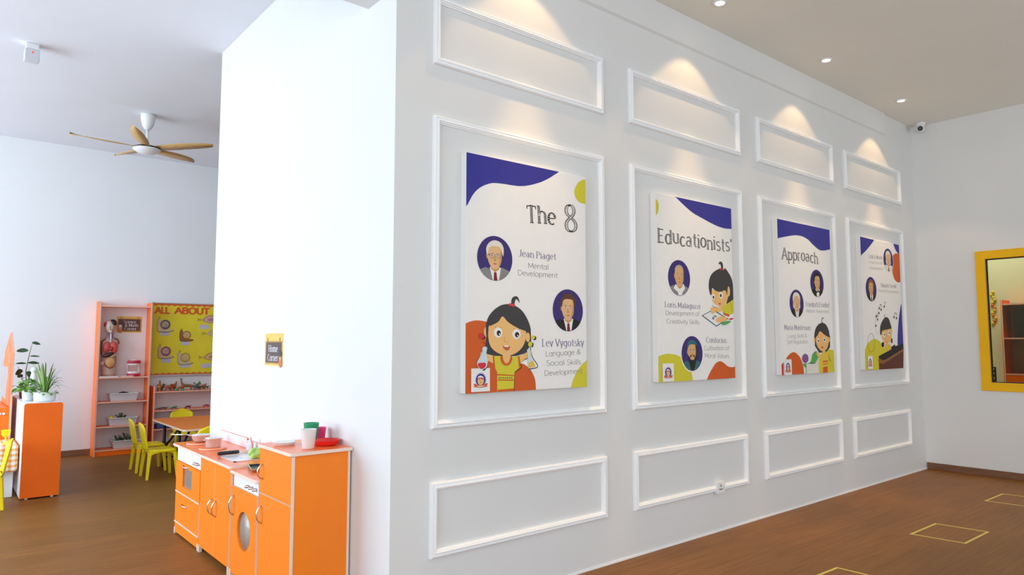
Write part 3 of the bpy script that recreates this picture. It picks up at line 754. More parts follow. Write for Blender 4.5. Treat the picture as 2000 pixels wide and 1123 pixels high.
# ------------------------------------------------------------------ back of the room: bookcases, table, chairs
def E_box(mb, a, b): mb.box(a, b, 0, {'-y': 1}); return mb
M_EDGES = mat('salmon_edge_band', (0.86, 0.46, 0.32), 0.4, noise=0.02, nscale=9)
OE = [M_ORANGE2, M_EDGES]
tb = thing('tall_bookcase', 'tall orange bookcase with a torso model and white baskets against the back wall', 'bookcase', (.085, 6.77, 0))
BX0, BX1, BY0, BY1 = -.205, .378, 6.66, 6.872
for x in (BX0, BX1 - .018): E_box(MB(), (x, BY0, 0), (x + .018, BY1, 1.866)).build('side_panel', OE, tb)
for z in (.056, .334, .630, .926): E_box(MB(), (BX0 + .0185, BY0 + .004, z), (BX1 - .0185, BY1, z + .016)).build('shelf', OE, tb)
E_box(MB(), (BX0 + .0185, BY0 + .004, 1.800), (BX1 - .0185, BY1, 1.818)).build('top_panel', OE, tb)
E_box(MB(), (BX0 + .0185, BY0 + .012, 0), (BX1 - .0185, BY0 + .026, .0555)).build('plinth', [M_ORANGE2, M_ORANGE2], tb)
lb = thing('low_bookcase', 'low wide orange bookcase with toy animals under the yellow notice board', 'bookcase', (1.0, 6.77, 0))
LX0, LX1 = .428, 1.95
for x in (LX0, LX1 - .018):
    o = [(BY0, 0), (BY1, 0), (BY1, .812), (BY0 + .03, .812), (BY0 + .008, .802), (BY0, .78)]
    mb = MB(); nv = len(o)
    mb.prism(o, (x, x + .018), 'x', 0, 1); mb.build('side_panel', OE, lb)
for z in (.055, .258, .492, .728): E_box(MB(), (LX0 + .0185, BY0 + .006, z), (LX1 - .0185, BY1, z + .016)).build('shelf', OE, lb)
E_box(MB(), (LX0 + .0185, BY0 + .02, 0), (LX1 - .0185, BY0 + .034, .0545)).build('plinth', [M_ORANGE2, M_ORANGE2], lb)

def basket(z, x0, x1, lab):
    t = thing('storage_basket', lab, 'basket', ((x0 + x1) / 2, 6.76, z), 'white baskets in the tall bookcase')
    y0, y1 = 6.675, 6.850; h = .088; ins = .022; zb = z + .001
    def rect(e, zz): return [(x0 + e, y0 + e, zz), (x1 - e, y0 + e, zz), (x1 - e, y1 - e, zz), (x0 + e, y1 - e, zz)]
    L = [rect(ins, zb), rect(.004, zb + h), rect(.0075, zb + h), rect(ins + .003, zb + .003)]
    vs = sum(L, []); fs = [(3, 2, 1, 0)]
    for i in range(3):
        for k in range(4): fs.append((i * 4 + k, i * 4 + (k + 1) % 4, i * 4 + 4 + (k + 1) % 4, i * 4 + 4 + k))
    fs.append((12, 13, 14, 15))
    MB().add(vs, fs).build('basket_body', M_BASKET, t)
    mb = MB()
    for (a, b) in (((x0 - .008, y0 - .008), (x1 + .008, y0 + .004)), ((x0 - .008, y1 - .004), (x1 + .008, y1 + .008)), ((x0 - .008, y0 - .008), (x0 + .004, y1 + .008)), ((x1 - .004, y0 - .008), (x1 + .008, y1 + .008))):
        mb.box((a[0], a[1], zb + h), (b[0], b[1], zb + h + .007))
    mb.build('rim', M_PLASTW, t)
    return zb + .003
def basket_mat():
    m = mat('white_basket_plastic', (.74, .74, .75), .4); nt = m.node_tree; N = nt.nodes
    tc = N.new('ShaderNodeTexCoord'); w = N.new('ShaderNodeTexChecker'); w.inputs['Scale'].default_value = 130
    w.inputs['Color1'].default_value = (.76, .76, .77, 1); w.inputs['Color2'].default_value = (.56, .56, .58, 1)
    nt.links.new(tc.outputs['Object'], w.inputs['Vector']); nt.links.new(w.outputs['Color'], N['Principled BSDF'].inputs['Base Color']); return m
M_BASKET = basket_mat()
basket(.646, -.055, .265, 'nearly empty white basket on the shelf directly below the torso model')
basket(.350, -.055, .265, 'white basket on the bookcase shelf holding a yellow ball and dark green plants')
basket(.072, .000, .320, 'white basket on the lowest bookcase shelf full of dark green toy plants')
def sprig(c, h, n, r, seed, m, name, label, cat, grp=None):
    """a small plastic plant: stems carrying leaves"""
    rn = random.Random(seed); mb = MB()
    for k in range(n):
        a = rn.uniform(0, 2 * PI); l = rn.uniform(.25, 1) * r; tip = (c[0] + l * math.cos(a), c[1] + l * .7 * math.sin(a), c[2] + h * rn.uniform(.55, 1))
        mid = (c[0] + .4 * l * math.cos(a), c[1] + .3 * l * math.sin(a), c[2] + h * .5)
        mb.tube([c, mid, tip], [.003, .0025, .001], 5)
        for j in range(3):
            b = rn.uniform(0, 2 * PI); s = .5 + .25 * j; q = [tip[i] * s + mid[i] * (1 - s) for i in range(3)]; lr = rn.uniform(.010, .018)
            mb.ball(q, lr, lr * .6, lr * .35, 8, 0, 5, Matrix.Rotation(b, 3, 'Z') @ Matrix.Rotation(rn.uniform(-.6, .6), 3, 'Y'))
    return solo(name, mb, m, label, cat, grp)
solo('toy_ball', MB().ball((-.015, 6.728, .440), .030, n=20, m=14), mat('ball_yellow', (.75, .42, .02), .35, noise=.04), 'yellow orange toy ball at the left end of the middle basket', 'ball')
sprig((.105, 6.762, .354), .135, 12, .085, 3, M_LEAFD, 'toy_plant', 'dark green toy plant bunch in the middle basket beside the yellow ball', 'toy plant', 'toy plants in baskets')
sprig((.075, 6.76, .076), .16, 12, .07, 5, M_LEAFD, 'toy_plant', 'dark green toy plant bunch at the left of the lowest basket', 'toy plant', 'toy plants in baskets')
sprig((.185, 6.76, .076), .17, 13, .08, 6, M_LEAFD, 'toy_plant', 'dark green toy plant bunch in the middle of the lowest basket', 'toy plant', 'toy plants in baskets')
solo('toy_lizard', MB().tube([(.05, 6.745, .650), (.06, 6.745, .742), (.10, 6.745, .750), (.16, 6.75, .742), (.17, 6.75, .65)], [.004, .007, .010, .006, .003], 8), M_BLACK, 'small dark toy lizard peeping over the rim of the upper basket', 'toy')

# torso model
t = thing('torso_model', 'plastic human torso anatomy model with open chest on the tall bookcase', 'anatomy model', (-.065, 6.775, .942))
sc_ = 1.0; tx, ty, tz = -.062, 6.775, .9435
rings = [(0, .074, .060), (.05, .078, .062), (.10, .080, .064), (.16, .086, .062), (.22, .083, .058), (.28, .084, .058), (.34, .092, .060), (.40, .098, .058), (.44, .095, .052), (.468, .070, .043), (.485, .042, .038), (.50, .036, .036), (.54, .036, .037), (.56, .044, .048), (.59, .056, .060), (.62, .060, .066), (.65, .058, .064), (.68, .044, .050), (.697, .018, .02), (.70, .003, .003)]
mb = MB(); n = 28; vs = []
for z, rx, ry in rings:
    for k in range(n):
        a = 2 * PI * k / n; vs.append((tx + rx * math.cos(a) * (1 if z < .47 else 1), ty + ry * math.sin(a), tz + z))
fs = [tuple(range(n))[::-1], tuple((len(rings) - 1) * n + k for k in range(n))]
for i in range(len(rings) - 1):
    for k in range(n): fs.append((i * n + k, i * n + (k + 1) % n, (i + 1) * n + (k + 1) % n, (i + 1) * n + k))
mb.add(vs, fs, 0, True)
mb.tube([(tx - .004, ty - .055, tz), (tx - .004, ty - .064, tz + .10)], [.004, .003], 6)
body = mb.build('body', M_SKIN, t)
AM = lambda nm, c, r=.35: mat(nm, c, r, noise=.08, nscale=30)
fy = ty - .056
MB().ball((tx - .026, ty - .024, tz + .615), .036, .050, .074).build('skull_half', AM('bone', (.72, .66, .55)), t)
MB().ball((tx - .052, ty - .020, tz + .640), .024, .034, .032).build('brain', AM('brain_red', (.52, .03, .06)), t)
MB().ball((tx + .026, ty - .006, tz + .662), .042, .066, .046, rot=Matrix.Rotation(-.5, 3, 'Y')).build('hair', M_BLACK, t)
MB().ball((tx - .020, ty - .066, tz + .606), .010, .009, .010).build('eye', AM('eye_white', (.25, .33, .36)), t)
MB().box((tx - .024, ty - .068, tz + .545), (tx + .004, ty - .045, tz + .568), bev=.004).build('teeth', AM('tooth', (.8, .77, .68)), t)
MB().ball((tx + .006, ty - .070, tz + .588), .007, .012, .014).build('nose', M_SKIN, t)
mb = MB()
for dx in (-.016, .016): mb.tube([(tx + dx, ty - .045, tz + .54), (tx + dx * .9, ty - .055, tz + .48), (tx, ty - .066, tz + .43)], [.007, .008, .006], 8)
mb.build('neck_vessels', AM('vessel_blue', (.09, .06, .22)), t)
MB().tube([(tx, ty - .048, tz + .54), (tx, ty - .058, tz + .47), (tx, ty - .064, tz + .42)], [.012, .013, .011], 10).build('windpipe', AM('cartilage', (.62, .62, .66)), t)
for s in (-1, 1): MB().ball((tx + s * .040, fy, tz + .362), .043, .022, .074, rot=Matrix.Rotation(-s * .12, 3, 'Y')).build('lung', AM('lung_red', (.58, .075, .06)), t)
MB().ball((tx + .010, fy - .014, tz + .345), .022, .014, .032, rot=Matrix.Rotation(.5, 3, 'Y')).build('heart', AM('heart_red', (.36, .015, .02)), t)
MB().ball((tx - .022, fy - .010, tz + .270), .068, .022, .028, rot=Matrix.Rotation(-.32, 3, 'Y')).build('liver', AM('liver_brown', (.065, .022, .02)), t)
MB().ball((tx + .030, fy - .004, tz + .255), .036, .018, .018, rot=Matrix.Rotation(-.25, 3, 'Y')).build('stomach', AM('stomach_pink', (.60, .36, .22)), t)
MB().ball((tx + .002, fy - .002, tz + .175), .058, .020, .062).build('intestines', AM('gut_orange', (.66, .36, .13)), t)
MB().tube([(tx + .060, fy - .002, tz + .255), (tx + .064, fy - .006, tz + .19), (tx + .044, fy - .012, tz + .13), (tx, fy - .016, tz + .105), (tx - .040, fy - .012, tz + .13), (tx - .060, fy - .002, tz + .17)], .006, 8).build('colon', AM('colon_red', (.30, .05, .03)), t)
mb = MB()
mb.tube([(tx - .088, ty - .020, tz + .27), (tx - .094, ty - .030, tz + .36), (tx - .088, ty - .030, tz + .43), (tx - .055, ty - .040, tz + .465)], .006, 8)
mb.tube([(tx + .042, ty - .036, tz + .475), (tx + .085, ty - .032, tz + .455), (tx + .100, ty - .026, tz + .42), (tx + .090, ty - .040, tz + .40)], .006, 8)
mb.build('cut_edge', AM('edge_maroon', (.12, .02, .015)), t)
MB().lathe((tx - .074, ty - .052, tz + .165), [(0, -.006), (.020, -.004), (.022, 0), (.020, .004), (0, .006)], 20, axis='y').build('joint_disc', AM('joint_grey', (.6, .56, .52)), t)

# big tooth model
t = thing('dental_model', 'large open jaw dental model with pink gums on the tall bookcase', 'dental model', (.215, 6.75, .942))
jx, jy, jz = .215, 6.762, .9425
def arch(z, R, r, m, nm, up):
    pts = [(jx + R * math.cos(a), jy - R * .95 * math.sin(a), z) for a in [PI * (-.05 + 1.1 * k / 18) for k in range(19)]]
    return MB().tube(pts, r, 12).build(nm, m, t)
M_GUM = AM('gum_red', (.50, .03, .07)); M_TOOTH = AM('tooth_white', (.82, .79, .74))
arch(jz + .020, .058, .019, M_GUM, 'lower_gum', 0)
arch(jz + .178, .058, .021, M_GUM, 'upper_gum', 1)
for z, nm in ((jz + .046, 'lower_teeth'), (jz + .152, 'upper_teeth')):
    mb = MB()
    for k in range(13):
        a = PI * (k + .5) / 13; mb.ball((jx + .060 * math.cos(a), jy - .058 * math.sin(a), z), .0095, .0085, .018, 8, 0, 6)
    mb.build(nm, M_TOOTH, t)
MB().ball((jx, jy - .012, jz + .040), .036, .045, .014).build('tongue', AM('tongue_pink', (.66, .10, .13)), t)
for s in (-1, 1): MB().tube([(jx + s * .058, jy + .02, jz + .03), (jx + s * .066, jy + .05, jz + .10), (jx + s * .058, jy + .02, jz + .17)], .009, 8).build('hinge', M_PLASTW, t)
MB().ball((jx, jy + .005, jz + .188), .060, .060, .024).build('palate', M_TOOTH, t)
solo('toy_toothbrush', MB().box((.06, 6.685, .9425), (.20, 6.700, .952), bev=.004), M_PAPER, 'white oversized toothbrush lying in front of the dental model', 'toothbrush')
solo('booklet', MB().box((-.175, 6.664, .9425), (.035, 6.70, .954), 0), M_PAPER, 'thin white booklet lying on the shelf at the feet of the torso model', 'booklet')

# toy animals
def animal(name, c, L, H, m, label, neck=0.0, headr=.25, tail=.5, rot=0.0, grp='toy animals on the low bookcase', legs=True):
    """L body length, H shoulder height; one continuous skinned body"""
    L *= 1.18; H *= 1.18; me = bpy.data.meshes.new(name); V = [(0, 0, H * .8), (-L * .42, 0, H * .78), (-L * (.42 + tail * .5), 0, H * .5), (L * .36, 0, H * .82),
        (L * (.44 + .1 * (1 if neck else 1)), 0, H * (.95 + neck * .6)), (L * (.52 - neck * .05), 0, H * (1.0 + neck)), (L * (.72 - neck * .05), 0, H * (.95 + neck))]
    Rr = [H * .30, H * .26, H * .05, H * .25, H * .15, H * headr * .6, H * headr * .4]; E = [(0, 1), (1, 2), (0, 3), (3, 4), (4, 5), (5, 6)]
    if legs:
        for bx, j in ((-L * .38, 1), (L * .34, 3)):
            for s in (-1, 1):
                i = len(V); V += [(bx, s * H * .20, H * .42), (bx + .02 * L, s * H * .22, 0.02 * H)]; Rr += [H * .10, H * .07]; E += [(j, i), (i, i + 1)]
    me.from_pydata(V, E, []); o = bpy.data.objects.new(name, me); COL.objects.link(o)
    sk = o.modifiers.new('skin', 'SKIN'); 
    for i, r in enumerate(Rr): me.skin_vertices[0].data[i].radius = (r, r)
    me.skin_vertices[0].data[0].use_root = True
    s2 = o.modifiers.new('sub', 'SUBSURF'); s2.levels = 1; s2.render_levels = 1
    me.materials.append(m); 
    dg = bpy.context.evaluated_depsgraph_get(); ev = o.evaluated_get(dg); nm = bpy.data.meshes.new_from_object(ev)
    o.modifiers.clear(); o.data = nm; nm.name = name; bpy.data.meshes.remove(me)
    for p in nm.polygons: p.use_smooth = True
    zmin = min(v.co.z for v in nm.vertices); o.location = (c[0], c[1], c[2] - zmin); o.rotation_euler = (0, 0, rot)
    return tag(o, label, 'toy animal', grp)
AT = lambda n_, c: mat(n_, c, .45, noise=.25, nscale=40)
M_TOYOR = AT('toy_orange', (.42, .14, .03)); M_TOYBR = AT('toy_brown', (.26, .11, .04)); M_TOYGR = AT('toy_grey', (.10, .10, .11)); M_TOYRD = AT('toy_rust', (.36, .07, .025)); M_TOYGN = AT('toy_green', (.05, .24, .10))
zt_ = .7445
animal('toy_giraffe', (.505, 6.715, zt_), .060, .070, M_TOYOR, 'orange brown toy giraffe at the left end of the low bookcase top', neck=.62, rot=1.2)
animal('toy_rhinoceros', (.610, 6.695, zt_), .080, .058, M_TOYRD, 'rust brown toy rhinoceros left of the toy tiger on the low bookcase', rot=PI)
animal('toy_antelope', (.680, 6.785, zt_), .075, .066, M_TOYOR, 'orange toy antelope with raised neck behind the green toy frog', neck=.45, rot=0.3)
animal('toy_tiger', (.748, 6.70, zt_), .06, .046, M_TOYOR, 'small orange toy tiger standing beside the green toy frogs', rot=.2)
animal('toy_brachiosaurus', (.845, 6.75, zt_), .115, .062, M_TOYBR, 'brown long necked toy dinosaur at the middle of the low bookcase top', neck=1.05, tail=1.3, headr=.3, rot=PI)
animal('toy_elephant', (.945, 6.685, zt_), .070, .055, M_TOYGR, 'dark grey toy elephant beside the toy cactus', rot=PI + .2)
animal('toy_horse', (1.025, 6.70, zt_), .065, .050, M_TOYBR, 'small brown toy horse right of the toy cactus', neck=.3, rot=.1)
animal('toy_crocodile', (1.085, 6.78, zt_), .075, .035, M_TOYGN, 'green toy crocodile near the wall end of the low bookcase top', tail=1.2, rot=.2)
for x, l in ((.700, 'green toy frog in front of the toy antelope'), (.776, 'green toy frog in front of the toy dinosaur')):
    mb = MB(); mb.ball((x, 6.675, zt_ + .0125), .017, .015, .012, 12, 0, 8); mb.ball((x, 6.664, zt_ + .021), .010, .009, .008, 10, 0, 6)
    for s in (-1, 1): mb.ball((x + s * .014, 6.672, zt_ + .0062), .008, .010, .006, 8, 0, 6)
    solo('toy_frog', mb, M_GREEN, l, 'toy animal', 'toy animals on the low bookcase')
sprig((.555, 6.79, zt_), .085, 6, .03, 11, M_LEAFD, 'toy_plant', 'thin dark toy bush beside the toy giraffe', 'toy plant')
sprig((.985, 6.815, zt_), .105, 9, .05, 12, M_LEAF, 'toy_plant', 'green toy cactus plant beside the grey toy elephant', 'toy plant')
z2 = .5085
animal('toy_lizard', (.555, 6.70, z2), .085, .028, M_TOYGR, 'black toy lizard on the middle shelf of the low bookcase', tail=1.2, rot=.1)
animal('toy_grasshopper', (.685, 6.70, z2), .065, .030, M_TOYGN, 'green toy grasshopper on the middle shelf of the low bookcase', rot=.4, tail=.8)
animal('toy_beetle', (.850, 6.70, z2), .060, .030, AT('toy_maroon', (.10, .012, .02)), 'dark red toy beetle on the middle shelf of the low bookcase', rot=.2, tail=.2)
animal('toy_crab', (1.075, 6.70, z2), .065, .032, AT('toy_red', (.50, .03, .03)), 'red toy crab on the middle shelf at the wall end', tail=.2)
solo('toy_crate', MB().box((.49, 6.68, .2745), (.68, 6.84, .33), bev=.008), mat('blue_plastic', (.05, .10, .34), .4, noise=.05), 'blue plastic box on the lower shelf behind the orange table', 'box')

# ------------------------------------------------------------------ notice board
nb = thing('notice_board', 'yellow notice board with orange lettering and paper snails on the back wall', 'notice board', (1.1, 6.88, 1.4))
NX0, NX1, NZ0, NZ1 = .425, 1.95, .940, 1.875
MB().box((NX0, 6.862, NZ0), (NX1, 6.8845, NZ1)).build('backing', mat('yellow_board', (.78, .63, .025), .75, noise=.05, nscale=5), nb)
mb = MB()
for a, b in (((NX0 - .008, NZ0 - .012), (NX1, NZ0 + .004)), ((NX0 - .008, NZ1 - .002), (NX1, NZ1 + .008)), ((NX0 - .010, NZ0 - .012), (NX0 + .002, NZ1 + .008))): mb.box((a[0], 6.854, a[1]), (b[0], 6.8845, b[1]))
mb.build('frame', mat('aluminium', (.62, .58, .52), .35, metal=.6, noise=.02), nb)
SF = lambda u, v, l=0: (u, 6.8615 - .0006 * l, v)
M_BORD = mat('orange_paper', (.70, .12, .02), .7, noise=.05, nscale=12)
for top in (True, False):
    P = []
    k = 0; x = NX0 + .002
    while x < NX1: P.append((x, (NZ1 - .030 + .007 * math.cos((x - NX0) * 2 * PI / .075)) if top else (NZ0 + .024 + .007 * math.cos((x - NX0) * 2 * PI / .075)))); x += .0125
    e = NZ1 - .002 if top else NZ0 + .004
    mb = MB(); 
    for i in range(len(P) - 1): mb.add([SF(*P[i]), SF(*P[i + 1]), SF(P[i + 1][0], e), SF(P[i][0], e)], [(0, 1, 2, 3)])
    mb.build('scalloped_border', M_BORD, nb)
mb = MB(); M_LETO = mat('orange_letters', (.66, .10, .012), .6, noise=.05, nscale=20)
text(mb, SF, 'ALL', (.455, 1.742), (.628, 1.742), .080, 'fat', 1, (0, 0)); text(mb, SF, 'ABOUT', (.690, 1.744), (1.128, 1.744), .080, 'fat', 1)
mb.build('lettering', M_LETO, nb)
M_TAG = mat('label_paper', (.52, .50, .56), .7, noise=.06, nscale=40)
def snail(cx, cz, s, shell, bodyc, lab):
    SL = [M_SN[shell], M_SN[bodyc], M_SN['line'], M_SN['cream']]
    mb = MB()
    def poly(P, mi, l): mb.flat([SF(cx + p[0] * s, cz + p[1] * s, l) for p in P], mi)
    foot = spline([(-.74, .70), (-.50, .88), (-.34, .60), (-.30, -.1), (-.05, -.40), (.5, -.42), (1.20, -.62), (.6, -.82), (-.2, -.84), (-.66, -.74), (-.78, -.2)], 5)
    poly([(p[0] * 1.06, p[1] * 1.05 - .02) for p in foot], 2, 1); poly(foot, 1, 2)
    for dx in (-.16, .06): mb.add([SF(cx + (-.55) * s, cz + .80 * s, 1.5), SF(cx + (-.51) * s, cz + .80 * s, 1.5), SF(cx + (-.51 + dx) * s, cz + 1.15 * s, 1.5), SF(cx + (-.56 + dx) * s, cz + 1.15 * s, 1.5)], [(0, 1, 2, 3)], 2)
    poly(oval(.20, .12, .62, .64, 26), 2, 3); poly(oval(.20, .12, .57, .59, 26), 0, 4)
    sp = [(.20 + (.06 + .38 * k / 30) * math.cos(k * .55), .12 + (.06 + .38 * k / 30) * math.sin(k * .55)) for k in range(31)]
    for q in strip(sp, lambda a, b: .045): mb.add([SF(cx + p[0] * s, cz + p[1] * s, 5) for p in q], [(0, 1, 2, 3)], 3)
    mb.build('paper_snail', SL, nb)
M_SN = {k: mat('paper_' + k, c, .7, noise=.06, nscale=30) for k, c in dict(purple=(.14, .10, .19), orange=(.55, .24, .04), plum=(.30, .06, .16), gold=(.60, .36, .05), cream=(.62, .48, .26), brown=(.28, .11, .03), line=(.10, .04, .02), tan=(.55, .38, .20), rose=(.50, .20, .24)).items()}
snail(.563, 1.585, .098, 'purple', 'cream', 0); snail(.83, 1.452, .086, 'orange', 'brown', 1); snail(.582, 1.238, .096, 'plum', 'tan', 2); snail(.822, 1.155, .094, 'gold', 'cream', 3)
for cx, cz, w in ((.582, 1.483, .115), (.832, 1.355, .10), (.608, 1.130, .115), (.846, 1.062, .13), (1.066, 1.574, .115), (1.105, 1.052, .13)):
    mb = MB(); mb.flat([SF(cx + a * w / 2, cz + b * .028, 1) for a, b in ((-1, -1), (1, -1), (1, 1), (-1, 1))], 0)
    mb.build('name_tag', M_TAG, nb)
for cx, cz, c in ((1.125, 1.668, 'rose'), (1.155, 1.165, 'orange'), (1.19, 1.485, 'tan')):
    mb = MB()
    P = spline([(-.085, -.005), (-.02, .055), (.06, .06), (.12, .0), (.05, -.04), (-.03, -.035)], 5); mb.flat([SF(cx + p[0], cz + p[1], 1) for p in P], 0)
    mb.flat([SF(cx + p[0] * .8 + .008, cz + p[1] * .75, 2) for p in P], 1); mb.flat([SF(cx + .01 + p[0] * .45, cz + p[1] * .45, 3) for p in P], 0)
    for a in (-1, 1): mb.flat([SF(cx - .075, cz + .0, 1), SF(cx - .15, cz + .012 * a - .005, 1), SF(cx - .15, cz + .012 * a + .004, 1)], 2)
    mb.build('paper_shell', [M_SN[c], M_SN['cream'], M_SN['line']], nb)

# ------------------------------------------------------------------ corner signs
def sign(name, label, T, rows, girl, wh, base):
    """T(u, v, lift) -> 3D with u, v from 0 to 1"""
    t = thing(name, label, 'sign', base)
    ma = mat('sign_yellow', (.72, .50, .10), .6, noise=.05, nscale=30); mbk = mat('sign_brown', (.10, .055, .04), .6, noise=.1, nscale=20); mo = mat('sign_wood', (.42, .22, .05), .6, noise=.1, nscale=30)
    ml = mat('sign_letters', (.80, .80, .82), .6, noise=.02); ms_ = mat('sign_skin', (.62, .36, .16), .6, noise=.05)
    mb = MB(); q = [T(0, 0, 0), T(1, 0, 0), T(1, 1, 0), T(0, 1, 0)]; q2 = [T(0, 0, 3), T(1, 0, 3), T(1, 1, 3), T(0, 1, 3)]
    mb.add(q + q2, [(3, 2, 1, 0), (4, 5, 6, 7)] + [(k, (k + 1) % 4, 4 + (k + 1) % 4, 4 + k) for k in range(4)]); mb.build('card', ma, t)
    R = lambda a, b, c, d, l: [T(a, b, l), T(c, b, l), T(c, d, l), T(a, d, l)]
    mb = MB(); z1 = .80 if girl == 'L' else .70
    mb.add(R(.03, .06, .97, z1 + .06, 4), [(0, 1, 2, 3)], 1); mb.add(R(.07, .10, .93, z1 + .02, 5), [(0, 1, 2, 3)], 0)
    for u in (.16, .84): mb.add(R(u - .02, z1 + .04, u + .02, z1 + .16, 6), [(0, 1, 2, 3)], 1)
    mb.build('board_print', [mbk, mo], t)
    mb = MB()
    for s, p0, p1, h in rows: text(mb, T, s, p0, p1, h, 'serif', 6)
    mb.build('lettering', ml, t)
    mb = MB(); cu_ = .14 if girl == 'L' else .90
    F = lambda P, mi, l: mb.flat([T(*p, l) for p in P], mi)
    F(oval(cu_, .12, .09, .16, 18), 1, 7); F(oval(cu_, .30, .075, .13, 20), 0, 8); F(oval(cu_, .37, .078, .10, 20), 2, 9) if girl == 'R' else F(oval(cu_, .41, .07, .07, 20), 3, 9)
    mb.build('child_figure', [ms_, mat('sign_dress', (.62, .16, .04), .6), M_BLACK, mat('sign_cap', (.75, .72, .66), .6)], t)
    return t
sign('science_sign', 'brown and yellow card sign reading Science & Math Corner above the dental model', lambda u, v, l=0: (.026 + u * .284, 6.8845 - .0007 * l, 1.489 + v * .205),
     [('Science', (.28, .58), (.76, .58), .17), ('& Math', (.32, .37), (.86, .37), .17), ('Corner', (.30, .15), (.80, .15), .17)], 'L', (.284, .205), (.168, 6.8845, 1.489))
sign('home_sign', 'small yellow and brown card sign reading Home Corner on the bright end wall', lambda u, v, l=0: (-.0002 - .0007 * l, 1.692 - u * .308, 1.214 + v * .213),
     [('Home', (.22, .43), (.76, .43), .20), ('Corner', (.17, .15), (.78, .15), .20)], 'R', (.308, .213), (0, 1.538, 1.214))

# ------------------------------------------------------------------ orange table and yellow chairs
tb = thing('orange_table', 'orange children table with pale edge and black folding legs before the bookcases', 'table', (.85, 5.12, 0), None)
TX0, TX1, TY0, TY1, TZ = .215, 1.50, 4.44, 5.74, .50
def rrect(x0, x1, y0, y1, r, n=5):
    P = []
    for cx, cy, a in ((x1 - r, y1 - r, 0), (x0 + r, y1 - r, 90), (x0 + r, y0 + r, 180), (x1 - r, y0 + r, 270)):
        P += [(cx + r * math.cos(math.radians(a + 90 * k / n)), cy + r * math.sin(math.radians(a + 90 * k / n))) for k in range(n + 1)]
    return P
MB().prism(rrect(TX0, TX1, TY0, TY1, .03), (TZ - .020, TZ), 'z', 0, 1).build('table_top', [mat('table_orange', (.84, .20, .02), .4, noise=.03, nscale=3), M_EDGE], tb, bevel=.002)
M_LEG = mat('black_steel', (.012, .012, .013), .4, noise=.1, nscale=20)
for y in (4.85, 5.45):
    for x in (.285, 1.43): MB().tube([(x, y, 0), (x, y, TZ - .0205)], .017, 10).build('leg', M_LEG, tb)
    MB().tube([(.285, y, .10), (1.43, y, .10)], .010, 8).build('cross_bar', M_LEG, tb)
    s = 1 if y < 5.1 else -1
    for x in (.285, 1.43): MB().tube([(x, y, .20), (x + (.16 if x < .8 else -.16), y + s * .14, TZ - .021)], .012, 8).build('brace', M_LEG, tb)

